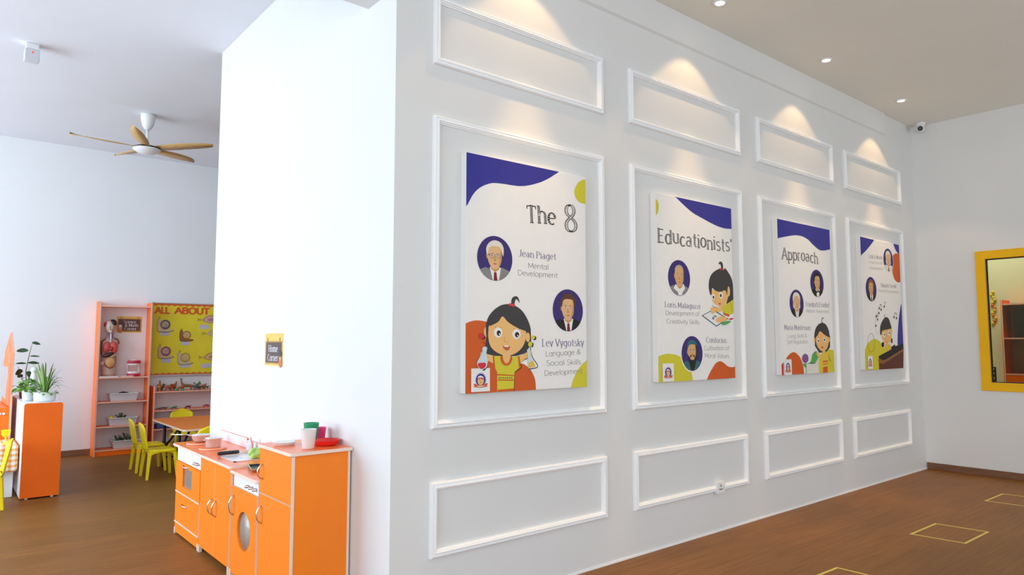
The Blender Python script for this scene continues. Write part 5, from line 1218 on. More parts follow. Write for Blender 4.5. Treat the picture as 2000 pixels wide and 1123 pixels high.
# ------------------------------------------------------------------ posters: printed shapes in millimetres from the lower left corner of each canvas
ART = [
[0,"print","p","N",[0,1281,683,1283,665,1271,639,1255,611,1237,584,1222,561,1210,538,1199,515,1190,491,1181,465,1172,438,1164,410,1157,383,1152,357,1149,331,1148,305,1147,280,1147,254,1146,228,1145,203,1143,179,1140,158,1134,138,1126,119,1118,102,1108,86,1098,73,1087,60,1075,49,1062,37,1046,26,1027,16,1010,10,999,0,988]],
[0,"print","p","Y",[905,1269,903,1268,891,1266,879,1262,867,1257,857,1251,846,1243,836,1233,828,1224,821,1213,814,1201,810,1190,808,1179,809,1168,812,1158,816,1149,822,1141,829,1134,837,1128,846,1123,856,1119,869,1117,884,1117,899,1117,905,1117]],
[0,"print","p","Y",[763,0,766,0,770,6,776,22,782,38,790,52,799,67,810,81,821,95,832,108,845,120,859,132,874,143,893,153,905,163,905,171,905,177,905,0]],
[0,"print","p","O",[0,366,3,368,16,373,29,377,41,380,50,382,58,383,65,384,74,384,83,384,92,384,101,383,110,382,119,381,128,380,135,379,141,378,189,189,352,153,358,153,367,152,376,152,385,151,391,150,397,148,403,146,411,143,419,138,429,132,439,126,448,118,455,111,462,102,468,93,474,84,479,75,483,67,486,57,489,44,491,26,492,5,493,0,494,0,0,0]],
[0,"portrait","e","W",[196,725,132,132]],
[0,"portrait","e","V",[196,725,123,123]],
[0,"portrait","p","G",[128,673,94,659,95,657,110,639,129,624,150,613,172,606,196,604,220,606,242,613,263,624,282,639,297,657,298,659,251,676,214,663,171,663]],
[0,"portrait","p","W",[159,676,181,604,223,607,238,676]],
[0,"portrait","p","R3",[189,649,206,649,213,605,186,604]],
[0,"portrait","p","S2",[166,707,169,666,196,649,226,666,226,707]],
[0,"portrait","e","S2",[144,737,9,17]],
[0,"portrait","s","S3",[147,768,144,731,154,698,176,671,201,666,223,678,240,710,243,750,238,784,208,801,171,799]],
[0,"portrait","s","S2",[216,676,238,710,242,750,237,780,229,743,226,707]],
[0,"portrait","s","G3",[142,740,134,774,152,806,190,824,231,816,255,787,253,740,243,762,233,787,202,792,171,789,154,777,149,756]],
[0,"portrait","p","G2",[161,750,175,756,189,751,175,751]],
[0,"portrait","e","W",[175,740,9,4]],
[0,"portrait","e","K",[175,740,4,4]],
[0,"portrait","p","G2",[201,750,214,756,228,751,214,751]],
[0,"portrait","e","W",[214,740,9,4]],
[0,"portrait","e","K",[214,740,4,4]],
[0,"portrait","p","S2",[192,740,186,713,198,708,206,714,198,725]],
[0,"portrait","p","R2",[180,695,196,699,213,695,196,690]],
[0,"portrait","l","G",[2.7,191,739,190,743,186,747,181,750,175,751,169,750,164,747,160,743,159,739,160,734,164,730,169,727,175,726,181,727,186,730,190,734,191,739]],
[0,"portrait","l","G",[2.7,231,739,229,743,226,747,221,750,214,751,208,750,203,747,200,743,198,739,200,734,203,730,208,727,214,726,221,727,226,730,229,734,231,739]],
[0,"portrait","l","K",[4.3,147,745,161,740]],
[0,"portrait","p","S2",[164,723,171,700,169,719]],
[0,"portrait","p","S2",[221,700,227,725,223,713]],
[0,"portrait2","e","W",[749,457,133,133]],
[0,"portrait2","e","V",[749,457,125,125]],
[0,"portrait2","p","K",[681,405,646,391,647,388,663,370,681,355,702,344,725,337,749,334,773,337,796,344,817,355,835,370,851,388,852,390,805,407,768,395,724,395]],
[0,"portrait2","p","W",[712,407,734,335,776,337,791,407]],
[0,"portrait2","p","R3",[742,380,759,380,766,336,739,335]],
[0,"portrait2","p","S2",[719,438,722,397,749,380,779,397,779,438]],
[0,"portrait2","e","S2",[697,469,9,17]],
[0,"portrait2","s","S3",[699,501,697,463,707,430,729,402,754,397,776,410,794,442,796,482,791,517,761,534,724,532]],
[0,"portrait2","s","S2",[769,407,791,442,795,482,790,513,783,476,779,438]],
[0,"portrait2","s","B",[694,472,687,507,704,539,743,557,784,549,809,519,806,472,796,494,786,519,755,524,724,522,707,509,702,488]],
[0,"portrait2","p","K",[714,482,728,488,742,483,728,484]],
[0,"portrait2","e","W",[728,472,9,4]],
[0,"portrait2","e","K",[728,472,4,4]],
[0,"portrait2","p","K",[754,482,768,488,781,483,768,484]],
[0,"portrait2","e","W",[768,472,9,4]],
[0,"portrait2","e","K",[768,472,4,4]],
[0,"portrait2","p","S2",[745,472,739,445,751,440,759,446,751,457]],
[0,"portrait2","p","R2",[733,427,749,430,766,427,749,422]],
[0,"title","t","K",[426,950,664,963,98],"hatch","The",[0.0,0.01,-0.03]],
[0,"title","t","K",[724,929,850,937,159],"hatch","8"],
[0,"name_lettering","t","P",[366,750,657,751,37],"serif","Jean Piaget"],
[0,"caption_lettering","t","C",[434,688,594,689,31],"thin","Mental"],
[0,"caption_lettering","t","C",[358,643,667,645,30],"thin","Development"],
[0,"name_lettering","t","P",[540,244,883,246,41],"serif","Lev Vygotsky"],
[0,"caption_lettering","t","C",[567,186,853,197,31],"thin","Language &"],
[0,"caption_lettering","t","C",[572,134,856,136,31],"thin","Social Skills"],
[0,"caption_lettering","t","C",[557,76,869,82,31],"thin","Development"],
[0,"illustration","l","K",[5,341,105,385,131,375,156,429,179]],
[0,"illustration","l","K",[5,335,108,330,1]],
[0,"illustration","l","K",[5,450,242,465,186,507,131,440,118]],
[0,"illustration","l","K",[5,451,338,456,265]],
[0,"illustration","p","H",[142,308,128,244,140,207,189,195,259,191,259,243,168,286]],
[0,"illustration","p","H",[411,326,456,265,422,209,352,193,294,191,294,232,381,265]],
[0,"illustration","p","H",[411,338,451,332,457,265,447,242,411,231]],
[0,"illustration","p","S",[193,195,138,207,101,217,94,191,104,172,148,170,193,152]],
[0,"illustration","p","S",[365,192,411,206,448,231,465,208,448,186,418,178,374,156]],
[0,"illustration","p","Y",[189,195,252,194,294,188,365,192,374,131,334,105,328,0,212,1,211,108,193,136]],
[0,"illustration","p","O",[180,195,191,195,198,133,187,138]],
[0,"illustration","p","O",[358,193,371,192,377,134,365,128]],
[0,"illustration","p","O",[211,98,334,88,334,82,211,91]],
[0,"illustration","p","O",[214,68,330,64,330,57,214,62]],
[0,"illustration","p","O",[214,13,328,15,328,0,214,0]],
[0,"illustration","p","L",[221,80,230,79,230,73,221,73]],
[0,"illustration","p","L",[236,79,244,79,244,72,236,73]],
[0,"illustration","p","L",[251,79,259,78,259,72,251,72]],
[0,"illustration","p","L",[265,78,274,78,274,71,265,72]],
[0,"illustration","p","L",[280,78,289,77,289,71,280,71]],
[0,"illustration","p","L",[295,77,304,77,304,70,295,71]],
[0,"illustration","p","L",[310,77,319,76,319,70,310,70]],
[0,"illustration","s","O",[236,193,243,156,273,141,303,151,314,189]],
[0,"illustration","s","S",[255,221,252,178,273,153,298,169,303,221]],
[0,"illustration","e","S",[134,323,14,26]],
[0,"illustration","e","S",[431,296,16,27]],
[0,"illustration","s","S",[151,335,151,286,168,243,210,213,273,195,337,206,389,240,415,287,415,332,381,365,248,413,168,367]],
[0,"illustration","s","H",[136,302,134,351,147,399,182,438,230,467,280,478,330,473,382,449,419,411,445,366,451,329,411,332,352,349,287,379,248,409,217,379,168,358,152,353,146,302]],
[0,"illustration","s","H",[310,476,314,508,334,523,358,519,372,488,354,505,339,503,330,472]],
[0,"illustration","e","R",[301,475,10,8]],
[0,"illustration","e","R",[324,474,13,9]],
[0,"illustration","e","W",[314,476,2,2]],
[0,"illustration","e","W",[217,321,29,28]],
[0,"illustration","e","K",[221,318,14,15]],
[0,"illustration","e","W",[226,313,4,5]],
[0,"illustration","l","K",[2,201,345,196,353]],
[0,"illustration","l","K",[2,231,345,238,351]],
[0,"illustration","e","W",[347,314,30,28]],
[0,"illustration","e","K",[351,310,16,15]],
[0,"illustration","e","W",[356,305,4,5]],
[0,"illustration","l","K",[2,331,338,325,346]],
[0,"illustration","l","K",[2,362,338,369,344]],
[0,"illustration","l","S2",[3,262,298,260,276,273,268,286,272]],
[0,"illustration","s","R2",[250,248,300,245,286,225,266,227]],
[0,"illustration","p","W",[257,252,292,248,287,242,260,244]],
[0,"illustration","e","K",[115,297,12,14]],
[0,"illustration","e","R",[103,302,18,16]],
[0,"illustration","e","R",[126,265,6,8]],
[0,"illustration","e","K",[480,292,14,12]],
[0,"illustration","e","Y",[471,296,13,11]],
[0,"illustration","e","K",[459,254,13,14]],
[0,"illustration","e","Y",[447,257,16,15]],
[0,"emblem","p","W",[35,8,160,8,160,131,35,131]],
[0,"emblem","e","N",[98,70,37,37]],
[0,"emblem","e","W",[98,70,36,35]],
[0,"emblem","e","N",[98,70,33,33]],
[0,"emblem","e","S",[98,65,21,23]],
[0,"emblem","s","W",[76,79,85,90,100,92,114,85,118,76,98,80]],
[0,"emblem","s","R",[72,79,85,82,104,82,118,77,118,72,98,77,82,77]],
[0,"emblem","e","K",[90,70,2,3]],
[0,"emblem","e","K",[105,70,2,3]],
[0,"emblem","p","R",[90,58,105,58,98,54]],
[0,"emblem","p","O",[48,49,65,52,65,36,50,33,56,42]],
[0,"emblem","p","O",[148,49,130,52,130,36,145,33,139,42]],
[0,"emblem","s","O",[60,48,79,44,98,43,116,44,135,48,135,34,116,31,98,29,79,31,60,34]],
[0,"emblem","s","W",[72,39,85,39,98,38,110,39,122,39,110,35,98,34,85,35]],
[0,"emblem","s","K",[136,182,143,169,143,142,128,123,111,119,131,148]],
[0,"emblem","s","A",[110,242,139,241,135,211,144,174,136,137,105,124,80,137,73,162,93,193,106,217]],
[0,"emblem","s","R",[80,157,128,159,128,138,105,127,84,138]],
[0,"illustration","p","A",[422,228,448,228,448,191,487,133,433,121,431,152,429,192]],
[0,"illustration","p","Y2",[434,155,467,166,486,133,436,123]],
[1,"print","p","N",[905,1283,905,1131,905,1127,888,1126,860,1124,829,1122,799,1122,770,1124,742,1126,712,1130,681,1135,649,1141,614,1148,580,1155,546,1163,512,1170,478,1178,445,1185,414,1194,386,1204,360,1215,334,1226,309,1238,279,1252,248,1267,221,1281,202,1283]],
[1,"print","p","Y",[0,1239,0,1239,0,1240,0,1240,0,1239,7,1237,12,1235,17,1231,21,1226,25,1220,29,1211,31,1202,32,1192,31,1181,29,1169,25,1157,21,1147,16,1140,11,1134,4,1129,0,1125,0,1122,0,1119,0,1118,0,1116]],
[1,"print","p","Y",[0,166,0,169,0,172,9,176,18,179,27,181,38,183,56,186,76,189,97,190,119,190,141,188,163,186,183,183,204,179,223,173,242,166,260,157,278,147,295,134,311,119,326,104,340,91,352,78,363,62,371,36,378,6,382,0,0,0]],
[1,"print","p","O",[535,0,541,0,550,9,560,23,570,36,580,47,590,58,601,68,612,78,623,89,636,99,648,109,661,117,675,122,689,126,703,129,717,129,729,127,741,123,753,118,765,113,777,107,789,100,801,94,813,89,827,86,841,83,855,82,870,82,888,83,905,87,905,90,905,93,905,0]],
[1,"portrait","e","W",[244,714,133,133]],
[1,"portrait","e","V",[244,714,125,125]],
[1,"portrait","p","G",[176,662,141,648,142,645,158,627,176,612,197,601,220,594,244,591,268,594,291,601,312,612,330,627,346,645,347,647,300,664,265,652,222,652]],
[1,"portrait","p","W",[209,664,232,592,273,595,289,664]],
[1,"portrait","p","W",[202,670,178,639,222,617,244,637]],
[1,"portrait","p","W",[291,677,309,642,271,608,244,637]],
[1,"portrait","p","S2",[217,695,219,654,246,637,276,654,276,695]],
[1,"portrait","e","S2",[194,726,9,17]],
[1,"portrait","s","S4",[197,758,194,720,204,687,227,659,251,654,274,667,291,699,294,739,289,774,259,791,222,789]],
[1,"portrait","s","S2",[266,664,289,699,293,739,288,770,280,733,276,695]],
[1,"portrait","s","G2",[195,751,199,782,222,801,259,804,286,786,296,751,289,770,259,791,222,789,204,770]],
[1,"portrait","p","G",[212,739,225,745,239,740,225,741]],
[1,"portrait","e","W",[225,729,9,4]],
[1,"portrait","e","K",[225,729,4,4]],
[1,"portrait","p","G",[251,739,265,745,279,740,265,741]],
[1,"portrait","e","W",[265,729,9,4]],
[1,"portrait","e","K",[265,729,4,4]],
[1,"portrait","p","S2",[243,729,237,702,249,697,256,703,249,714]],
[1,"portrait","p","R2",[230,684,246,687,264,684,246,679]],
[1,"portrait","p","S2",[214,712,222,689,219,708]],
[1,"portrait","p","S2",[271,689,278,714,274,702]],
[1,"portrait2","e","W",[376,189,131,131]],
[1,"portrait2","e","V",[376,189,122,122]],
[1,"portrait2","p","T",[309,138,275,124,276,122,291,104,309,89,330,78,353,71,376,69,399,71,422,78,443,89,461,104,476,122,477,124,431,140,394,128,352,128]],
[1,"portrait2","p","T2",[339,140,361,69,402,72,418,140]],
[1,"portrait2","p","S2",[347,171,349,130,376,113,405,130,405,171]],
[1,"portrait2","e","S2",[325,201,9,17]],
[1,"portrait2","s","S4",[327,232,325,195,334,162,356,135,381,130,403,143,420,174,422,213,418,248,388,265,352,262]],
[1,"portrait2","s","S2",[396,140,418,174,421,213,416,244,409,207,405,171]],
[1,"portrait2","s","T",[325,226,320,250,339,277,388,284,427,265,432,232,413,250,376,253,345,248]],
[1,"portrait2","s","K",[413,250,430,238,432,152,420,165,420,213]],
[1,"portrait2","s","K",[332,177,337,128,364,73,394,79,418,134,422,189,403,152,376,143,352,152]],
[1,"portrait2","s","K",[352,174,376,183,400,174,405,155,391,168,376,174,361,168,347,155]],
[1,"portrait2","p","K",[342,213,355,220,369,215,355,215]],
[1,"portrait2","e","W",[355,204,9,4]],
[1,"portrait2","e","K",[355,204,4,4]],
[1,"portrait2","p","K",[381,213,394,220,408,215,394,215]],
[1,"portrait2","e","W",[394,204,9,4]],
[1,"portrait2","e","K",[394,204,4,4]],
[1,"portrait2","p","S2",[372,204,366,177,378,172,386,178,378,189]],
[1,"title","t","K",[15,943,912,952,95],"hatch","Educationists'",[0,-0.02,0.1,-0.05,0.0,0.03,-0.02,0.08,-0.04,0.03,-0.04,-0.05,0.02,0]],
[1,"name_lettering","t","P",[79,506,484,505,36],"serif","Loris Malaguzzi"],
[1,"caption_lettering","t","C",[85,452,471,455,30],"thin","Development of"],
[1,"caption_lettering","t","C",[93,396,467,395,30],"thin","Creativity Skills"],
[1,"name_lettering","t","P",[543,266,807,262,38],"serif","Confucius"],
[1,"caption_lettering","t","C",[517,210,834,209,32],"thin","Cultivation of"],
[1,"caption_lettering","t","C",[522,157,831,150,31],"thin","Moral Values"],
[1,"illustration","s","H",[797,821,849,789,892,739,905,678,905,595,866,562,812,551,847,644,820,746]],
[1,"illustration","p","Y",[731,522,803,547,905,589,905,487,844,467,773,480]],
[1,"illustration","p","O",[760,488,853,472,839,457,773,470]],
[1,"illustration","l","O",[4,866,565,890,491]],
[1,"illustration","p","T",[495,458,634,504,836,444,676,381]],
[1,"illustration","p","W",[514,459,633,498,816,443,676,389]],
[1,"illustration","s","S",[628,649,624,609,638,564,688,536,740,521,785,537,822,581,835,633,798,657,736,644,675,646]],
[1,"illustration","e","S",[843,648,19,39]],
[1,"illustration","s","H",[592,692,610,743,655,781,725,809,787,813,840,788,869,738,874,697,835,679,822,620,800,654,736,640,675,645,633,662,624,614,606,618,593,652]],
[1,"illustration","s","H",[754,811,749,841,722,848,738,864,764,863,778,840,775,811]],
[1,"illustration","e","R",[738,809,14,7]],
[1,"illustration","e","R",[773,808,16,7]],
[1,"illustration","e","W",[646,599,19,22]],
[1,"illustration","e","K",[647,596,10,11]],
[1,"illustration","e","W",[742,613,25,25]],
[1,"illustration","e","K",[739,612,12,12]],
[1,"illustration","e","R2",[722,551,16,6]],
[1,"illustration","l","S2",[3,677,578,672,563,689,561]],
[1,"illustration","p","W",[633,549,710,532,688,522,640,523]],
[1,"illustration","s","S",[608,511,636,523,722,521,766,513,730,491,660,485,638,472,613,484]],
[1,"illustration","l","K",[3,630,539,645,526,688,523]],
[1,"illustration","p","L",[659,495,678,493,766,464,750,461]],
[1,"illustration","s","S",[667,433,733,458,816,449,775,421,701,413]],
[1,"illustration","e","P2",[637,442,12,9]],
[1,"illustration","e","G4",[661,457,21,7]],
[1,"illustration","p","R",[825,436,870,450,905,445,870,434]],
[1,"illustration","s","G4",[739,401,780,422,865,426,823,405,770,394]],
[1,"emblem","p","W",[37,4,160,4,160,125,37,125]],
[1,"emblem","e","N",[99,65,37,36]],
[1,"emblem","e","W",[99,65,35,34]],
[1,"emblem","e","N",[99,65,33,32]],
[1,"emblem","e","S",[99,60,20,22]],
[1,"emblem","s","W",[78,73,86,84,101,87,115,80,119,71,99,75]],
[1,"emblem","s","R",[74,73,86,77,105,77,119,72,119,67,99,72,84,72]],
[1,"emblem","e","K",[91,65,2,3]],
[1,"emblem","e","K",[106,65,2,3]],
[1,"emblem","p","R",[91,53,106,53,99,49]],
[1,"emblem","p","O",[49,44,67,47,67,31,52,29,58,37]],
[1,"emblem","p","O",[148,44,131,47,131,31,146,29,140,37]],
[1,"emblem","s","O",[62,43,80,40,99,38,117,40,136,43,136,30,117,26,99,25,80,26,62,30]],
[1,"emblem","s","W",[74,35,86,34,99,34,111,34,123,35,111,31,99,30,86,31]],
[2,"print","p","N",[0,1283,905,1283,905,1106,905,1106,903,1104,892,1103,878,1100,860,1097,838,1093,815,1088,792,1085,769,1083,746,1081,722,1081,698,1084,673,1090,647,1098,621,1108,595,1118,570,1128,545,1140,521,1151,495,1160,467,1166,439,1171,411,1175,382,1177,355,1177,328,1176,300,1174,271,1171,243,1167,216,1163,186,1157,150,1150,103,1141,48,1130,0,1119,0,1112]],
[2,"print","p","O",[70,0,79,137,86,142,96,149,107,157,120,164,132,169,146,175,160,179,174,182,187,184,199,185,213,184,227,181,243,175,261,167,278,158,293,148,304,139,314,129,323,118,331,106,339,92,346,77,352,60,357,44,360,25,361,5,361,0,361,0]],
[2,"print","p","R",[0,87,33,104,30,0,0,0]],
[2,"print","p","Y",[604,0,630,122,740,207,816,202,905,198,905,0]],
[2,"portrait","e","W",[639,782,128,128]],
[2,"portrait","e","V",[639,782,120,120]],
[2,"portrait","s","K",[585,794,583,842,615,875,669,875,705,842,702,788,693,740,595,740]],
[2,"portrait","p","K",[573,732,540,718,541,716,556,698,574,684,594,673,616,667,639,664,662,667,684,673,704,684,722,698,737,716,738,718,693,734,663,722,621,722]],
[2,"portrait","p","W",[609,734,631,665,670,669,686,734]],
[2,"portrait","p","K",[614,713,676,720,681,698,651,706,614,691]],
[2,"portrait","p","S2",[616,764,619,725,645,708,674,725,674,764]],
[2,"portrait","e","S2",[595,794,8,17]],
[2,"portrait","s","S4",[597,824,595,788,604,756,626,729,650,725,671,737,688,768,690,806,686,839,657,856,621,854]],
[2,"portrait","s","S2",[664,734,686,768,689,806,684,836,677,800,674,764]],
[2,"portrait","s","K",[592,796,585,830,602,861,639,878,678,870,702,842,700,796,690,818,681,842,651,847,621,844,604,832,600,812]],
[2,"portrait","p","K",[612,806,625,812,638,807,625,808]],
[2,"portrait","e","W",[625,796,9,4]],
[2,"portrait","e","K",[625,796,4,4]],
[2,"portrait","p","K",[650,806,663,812,676,807,663,808]],
[2,"portrait","e","W",[663,796,9,4]],
[2,"portrait","e","K",[663,796,4,4]],
[2,"portrait","p","S2",[641,796,635,770,647,765,655,771,647,782]],
[2,"portrait","p","R2",[629,753,645,756,662,753,645,748]],
[2,"portrait2","e","W",[275,592,125,125]],
[2,"portrait2","e","V",[275,592,117,117]],
[2,"portrait2","s","G3",[216,604,214,651,246,683,298,683,334,651,331,598,322,551,226,551]],
[2,"portrait2","p","K",[211,543,178,529,179,527,194,510,211,496,231,485,253,479,275,477,297,479,319,485,339,496,356,510,371,527,372,529,328,545,293,533,252,533]],
[2,"portrait2","p","W2",[240,545,261,477,300,479,315,545]],
[2,"portrait2","p","S2",[247,574,249,536,275,519,303,536,303,574]],
[2,"portrait2","e","S2",[226,604,8,16]],
[2,"portrait2","s","S3",[228,633,226,598,235,566,256,540,280,536,301,547,317,578,320,615,315,648,287,665,252,662]],
[2,"portrait2","s","S2",[294,545,315,578,318,615,314,645,307,610,303,574]],
[2,"portrait2","s","G3",[223,606,216,639,233,669,269,686,308,679,331,651,329,606,320,627,310,651,281,655,252,653,235,641,230,621]],
[2,"portrait2","p","G",[242,615,255,621,268,617,255,617]],
[2,"portrait2","e","W",[255,606,9,4]],
[2,"portrait2","e","K",[255,606,4,4]],
[2,"portrait2","p","G",[280,615,293,621,305,617,293,617]],
[2,"portrait2","e","W",[293,606,9,4]],
[2,"portrait2","e","K",[293,606,4,4]],
[2,"portrait2","p","S2",[271,606,266,580,277,576,284,581,277,592]],
[2,"portrait2","p","R2",[260,564,275,567,291,564,275,559]],
[2,"portrait2","p","S2",[245,590,252,569,249,586]],
[2,"portrait2","p","S2",[298,569,304,592,301,580]],
[2,"title","t","K",[58,953,680,958,94],"hatch","Approach",[0,0,0.04,0.05,0.1,0.08,0.02,-0.02]],
[2,"name_lettering","t","P",[428,571,854,578,42],"serif","Friedrich Froebel"],
[2,"caption_lettering","t","C2",[433,522,845,526,30],"thin","Nature Awareness"],
[2,"name_lettering","t","P",[61,369,500,372,40],"serif","Maria Montessori"],
[2,"caption_lettering","t","C2",[102,300,433,310,31],"thin","Living Skills &"],
[2,"caption_lettering","t","C2",[96,253,444,257,31],"thin","Self Regulation"],
[2,"illustration","p","W2",[409,65,512,89,624,143,618,0,404,0]],
[2,"illustration","p","H",[571,321,562,236,634,175,768,181,835,221,846,323]],
[2,"illustration","p","Y2",[647,157,739,194,804,156,781,0,679,0,666,93]],
[2,"illustration","p","O",[691,103,789,108,788,95,690,91]],
[2,"illustration","p","O",[692,78,787,82,786,75,691,71]],
[2,"illustration","p","O",[696,50,780,55,775,0,691,0]],
[2,"illustration","p","S",[687,200,740,199,735,174,700,167]],
[2,"illustration","l","K",[6,804,156,817,119,841,101]],
[2,"illustration","e","S",[560,289,13,23]],
[2,"illustration","e","S",[824,293,14,23]],
[2,"illustration","s","S",[581,293,595,243,650,200,709,188,778,212,813,264,816,315,751,351,662,365,601,328]],
[2,"illustration","s","H",[556,312,575,371,622,414,697,437,771,424,821,373,835,314,809,314,735,335,662,363,616,328,576,308]],
[2,"illustration","l","K",[8,719,434,698,451,709,475,736,481]],
[2,"illustration","e","W",[625,280,22,20]],
[2,"illustration","e","K",[627,279,11,10]],
[2,"illustration","e","W",[734,289,23,20]],
[2,"illustration","e","K",[736,288,12,10]],
[2,"illustration","e","R2",[692,223,18,10]],
[2,"illustration","p","G4",[438,87,484,103,511,159,577,191,608,179,627,143,555,87,497,81]],
[2,"illustration","l","K",[3,502,152,547,180,577,190]],
[2,"illustration","l","K",[4,419,80,469,90,555,85]],
[2,"illustration","s","S",[591,190,633,165,657,129,624,135,589,158]],
[2,"illustration","l","G4",[9,402,95,393,1]],
[2,"illustration","e","P2",[388,131,54,38]],
[2,"illustration","e","P",[388,131,36,26]],
[2,"illustration","e","P2",[376,126,18,14]],
[2,"illustration","s","G4",[343,82,392,88,385,53]],
[2,"emblem","p","W",[37,-4,154,-4,154,127,37,127]],
[2,"emblem","e","N",[95,61,35,39]],
[2,"emblem","e","W",[95,61,33,37]],
[2,"emblem","e","N",[95,61,31,35]],
[2,"emblem","e","S",[95,56,19,24]],
[2,"emblem","s","W",[75,71,84,82,98,85,111,77,114,68,95,72]],
[2,"emblem","s","R",[72,71,84,75,101,75,114,69,114,64,95,69,81,69]],
[2,"emblem","e","K",[88,61,2,3]],
[2,"emblem","e","K",[102,61,2,3]],
[2,"emblem","p","R",[88,48,102,48,95,44]],
[2,"emblem","p","O",[48,39,65,42,65,25,51,22,56,31]],
[2,"emblem","p","O",[142,39,126,42,126,25,140,22,134,31]],
[2,"emblem","s","O",[60,38,78,34,95,33,113,34,131,38,131,24,113,20,95,18,78,20,60,24]],
[2,"emblem","s","W",[72,29,84,28,95,27,107,28,119,29,107,24,95,24,84,24]],
[3,"print","p","N",[0,1283,309,1280,299,1272,285,1261,269,1249,253,1238,238,1229,223,1219,208,1210,190,1200,171,1188,149,1175,127,1162,105,1150,81,1138,55,1125,31,1114,15,1106,0,1093]],
[3,"print","p","N",[905,1282,905,1180,879,1188,872,1191,861,1195,850,1201,839,1207,830,1213,820,1220,810,1227,801,1236,791,1248,781,1261,771,1274,765,1283]],
[3,"print","p","O",[905,1190,905,894,858,884,848,885,833,885,816,888,797,893,777,901,759,912,743,928,729,947,719,966,714,983,712,1001,712,1020,713,1040,716,1061,720,1082,723,1101,728,1120,733,1136,740,1149,749,1159,761,1167,776,1175,795,1181,821,1186,860,1188,905,1189,905,1190]],
[3,"print","p","N",[905,659,905,242,762,236,764,255,766,282,770,314,776,349,786,389,798,434,812,479,826,521,842,560,860,599,876,633,887,657]],
[3,"print","p","Y",[300,0,0,0,4,192,15,203,30,219,47,236,65,250,84,261,105,270,127,278,149,284,173,290,197,294,222,296,246,296,271,294,295,289,319,282,342,274,364,263,385,251,405,238,422,225,437,210,450,194,460,180,467,170,306,123]],
[3,"portrait","e","W",[625,1102,125,125]],
[3,"portrait","e","V",[625,1102,117,117]],
[3,"portrait","s","W2",[566,1114,564,1161,596,1193,648,1193,684,1161,681,1108,672,1061,576,1061]],
[3,"portrait","p","W2",[561,1053,528,1039,529,1037,544,1020,561,1006,581,995,603,989,625,987,647,989,669,995,689,1006,706,1020,721,1037,722,1039,678,1055,643,1043,602,1043]],
[3,"portrait","p","W",[590,1055,611,987,650,989,665,1055]],
[3,"portrait","p","K",[618,1029,634,1029,641,988,616,987]],
[3,"portrait","p","S2",[597,1084,599,1046,625,1029,653,1046,653,1084]],
[3,"portrait","e","S2",[576,1114,8,16]],
[3,"portrait","s","S3",[578,1143,576,1108,585,1076,606,1050,630,1046,651,1057,667,1088,670,1125,665,1158,637,1175,602,1172]],
[3,"portrait","s","S2",[644,1055,665,1088,668,1125,664,1155,657,1120,653,1084]],
[3,"portrait","s","W2",[573,1116,566,1149,583,1179,619,1196,658,1189,681,1161,679,1116,670,1137,660,1161,631,1165,602,1163,585,1151,580,1131]],
[3,"portrait","p","G2",[592,1125,605,1131,618,1127,605,1127]],
[3,"portrait","e","W",[605,1116,9,4]],
[3,"portrait","e","K",[605,1116,4,4]],
[3,"portrait","p","G2",[630,1125,643,1131,655,1127,643,1127]],
[3,"portrait","e","W",[643,1116,9,4]],
[3,"portrait","e","K",[643,1116,4,4]],
[3,"portrait","p","S2",[621,1116,616,1090,627,1086,634,1091,627,1102]],
[3,"portrait","p","R2",[610,1074,625,1077,641,1074,625,1069]],
[3,"portrait","p","S2",[595,1100,602,1079,599,1096]],
[3,"portrait","p","S2",[648,1079,654,1102,651,1090]],
[3,"portrait2","e","W",[196,783,128,128]],
[3,"portrait2","e","V",[196,783,120,120]],
[3,"portrait2","p","K",[130,733,97,719,98,717,113,699,131,685,151,674,173,667,196,665,219,667,241,674,261,685,279,699,294,717,295,719,250,735,214,723,172,723]],
[3,"portrait2","p","W",[160,735,182,666,222,668,237,735]],
[3,"portrait2","p","K",[189,709,206,709,213,666,186,665]],
[3,"portrait2","p","S2",[167,765,170,725,196,709,225,725,225,765]],
[3,"portrait2","e","S2",[146,795,8,17]],
[3,"portrait2","s","S5",[148,825,146,789,155,757,177,730,201,725,222,737,239,769,242,807,237,841,208,857,172,855]],
[3,"portrait2","s","S2",[215,735,237,769,240,807,236,837,228,801,225,765]],
[3,"portrait2","s","B2",[143,797,136,831,153,862,190,879,230,872,254,843,251,797,242,819,232,843,202,848,172,845,155,833,150,813]],
[3,"portrait2","p","K",[162,807,176,813,189,808,176,809]],
[3,"portrait2","e","W",[176,797,9,4]],
[3,"portrait2","e","K",[176,797,4,4]],
[3,"portrait2","p","K",[201,807,214,813,227,808,214,809]],
[3,"portrait2","e","W",[214,797,9,4]],
[3,"portrait2","e","K",[214,797,4,4]],
[3,"portrait2","p","S2",[192,797,186,771,198,766,206,772,198,783]],
[3,"portrait2","p","R2",[180,754,196,757,213,754,196,749]],
[3,"name_lettering","t","P",[172,1087,488,1100,37],"serif","Erik Erikson"],
[3,"caption_lettering","t","C2",[179,1034,492,1049,28],"thin","Psychosocial"],
[3,"caption_lettering","t","C2",[174,979,493,990,28],"thin","Development"],
[3,"name_lettering","t","P",[414,817,796,825,36],"serif","Shinichi Suzuki"],
[3,"caption_lettering","t","C2",[363,767,853,771,25],"thin","Musical Development"],
[3,"illustration","e","H",[410,243,32,25]],
[3,"illustration","e","H",[622,283,23,28]],
[3,"illustration","p","Y2",[453,243,584,249,630,187,487,157,442,194]],
[3,"illustration","p","S",[476,261,549,261,536,237,495,231]],
[3,"illustration","s","S",[394,371,389,322,427,274,496,248,571,266,620,311,630,404,555,398,438,384]],
[3,"illustration","e","S",[624,389,20,26]],
[3,"illustration","s","H",[360,343,362,407,395,456,464,504,523,518,580,497,612,448,629,408,555,397,452,386,406,376,385,342]],
[3,"illustration","l","H",[7,479,513,470,531,491,541]],
[3,"illustration","e","W",[448,338,26,26]],
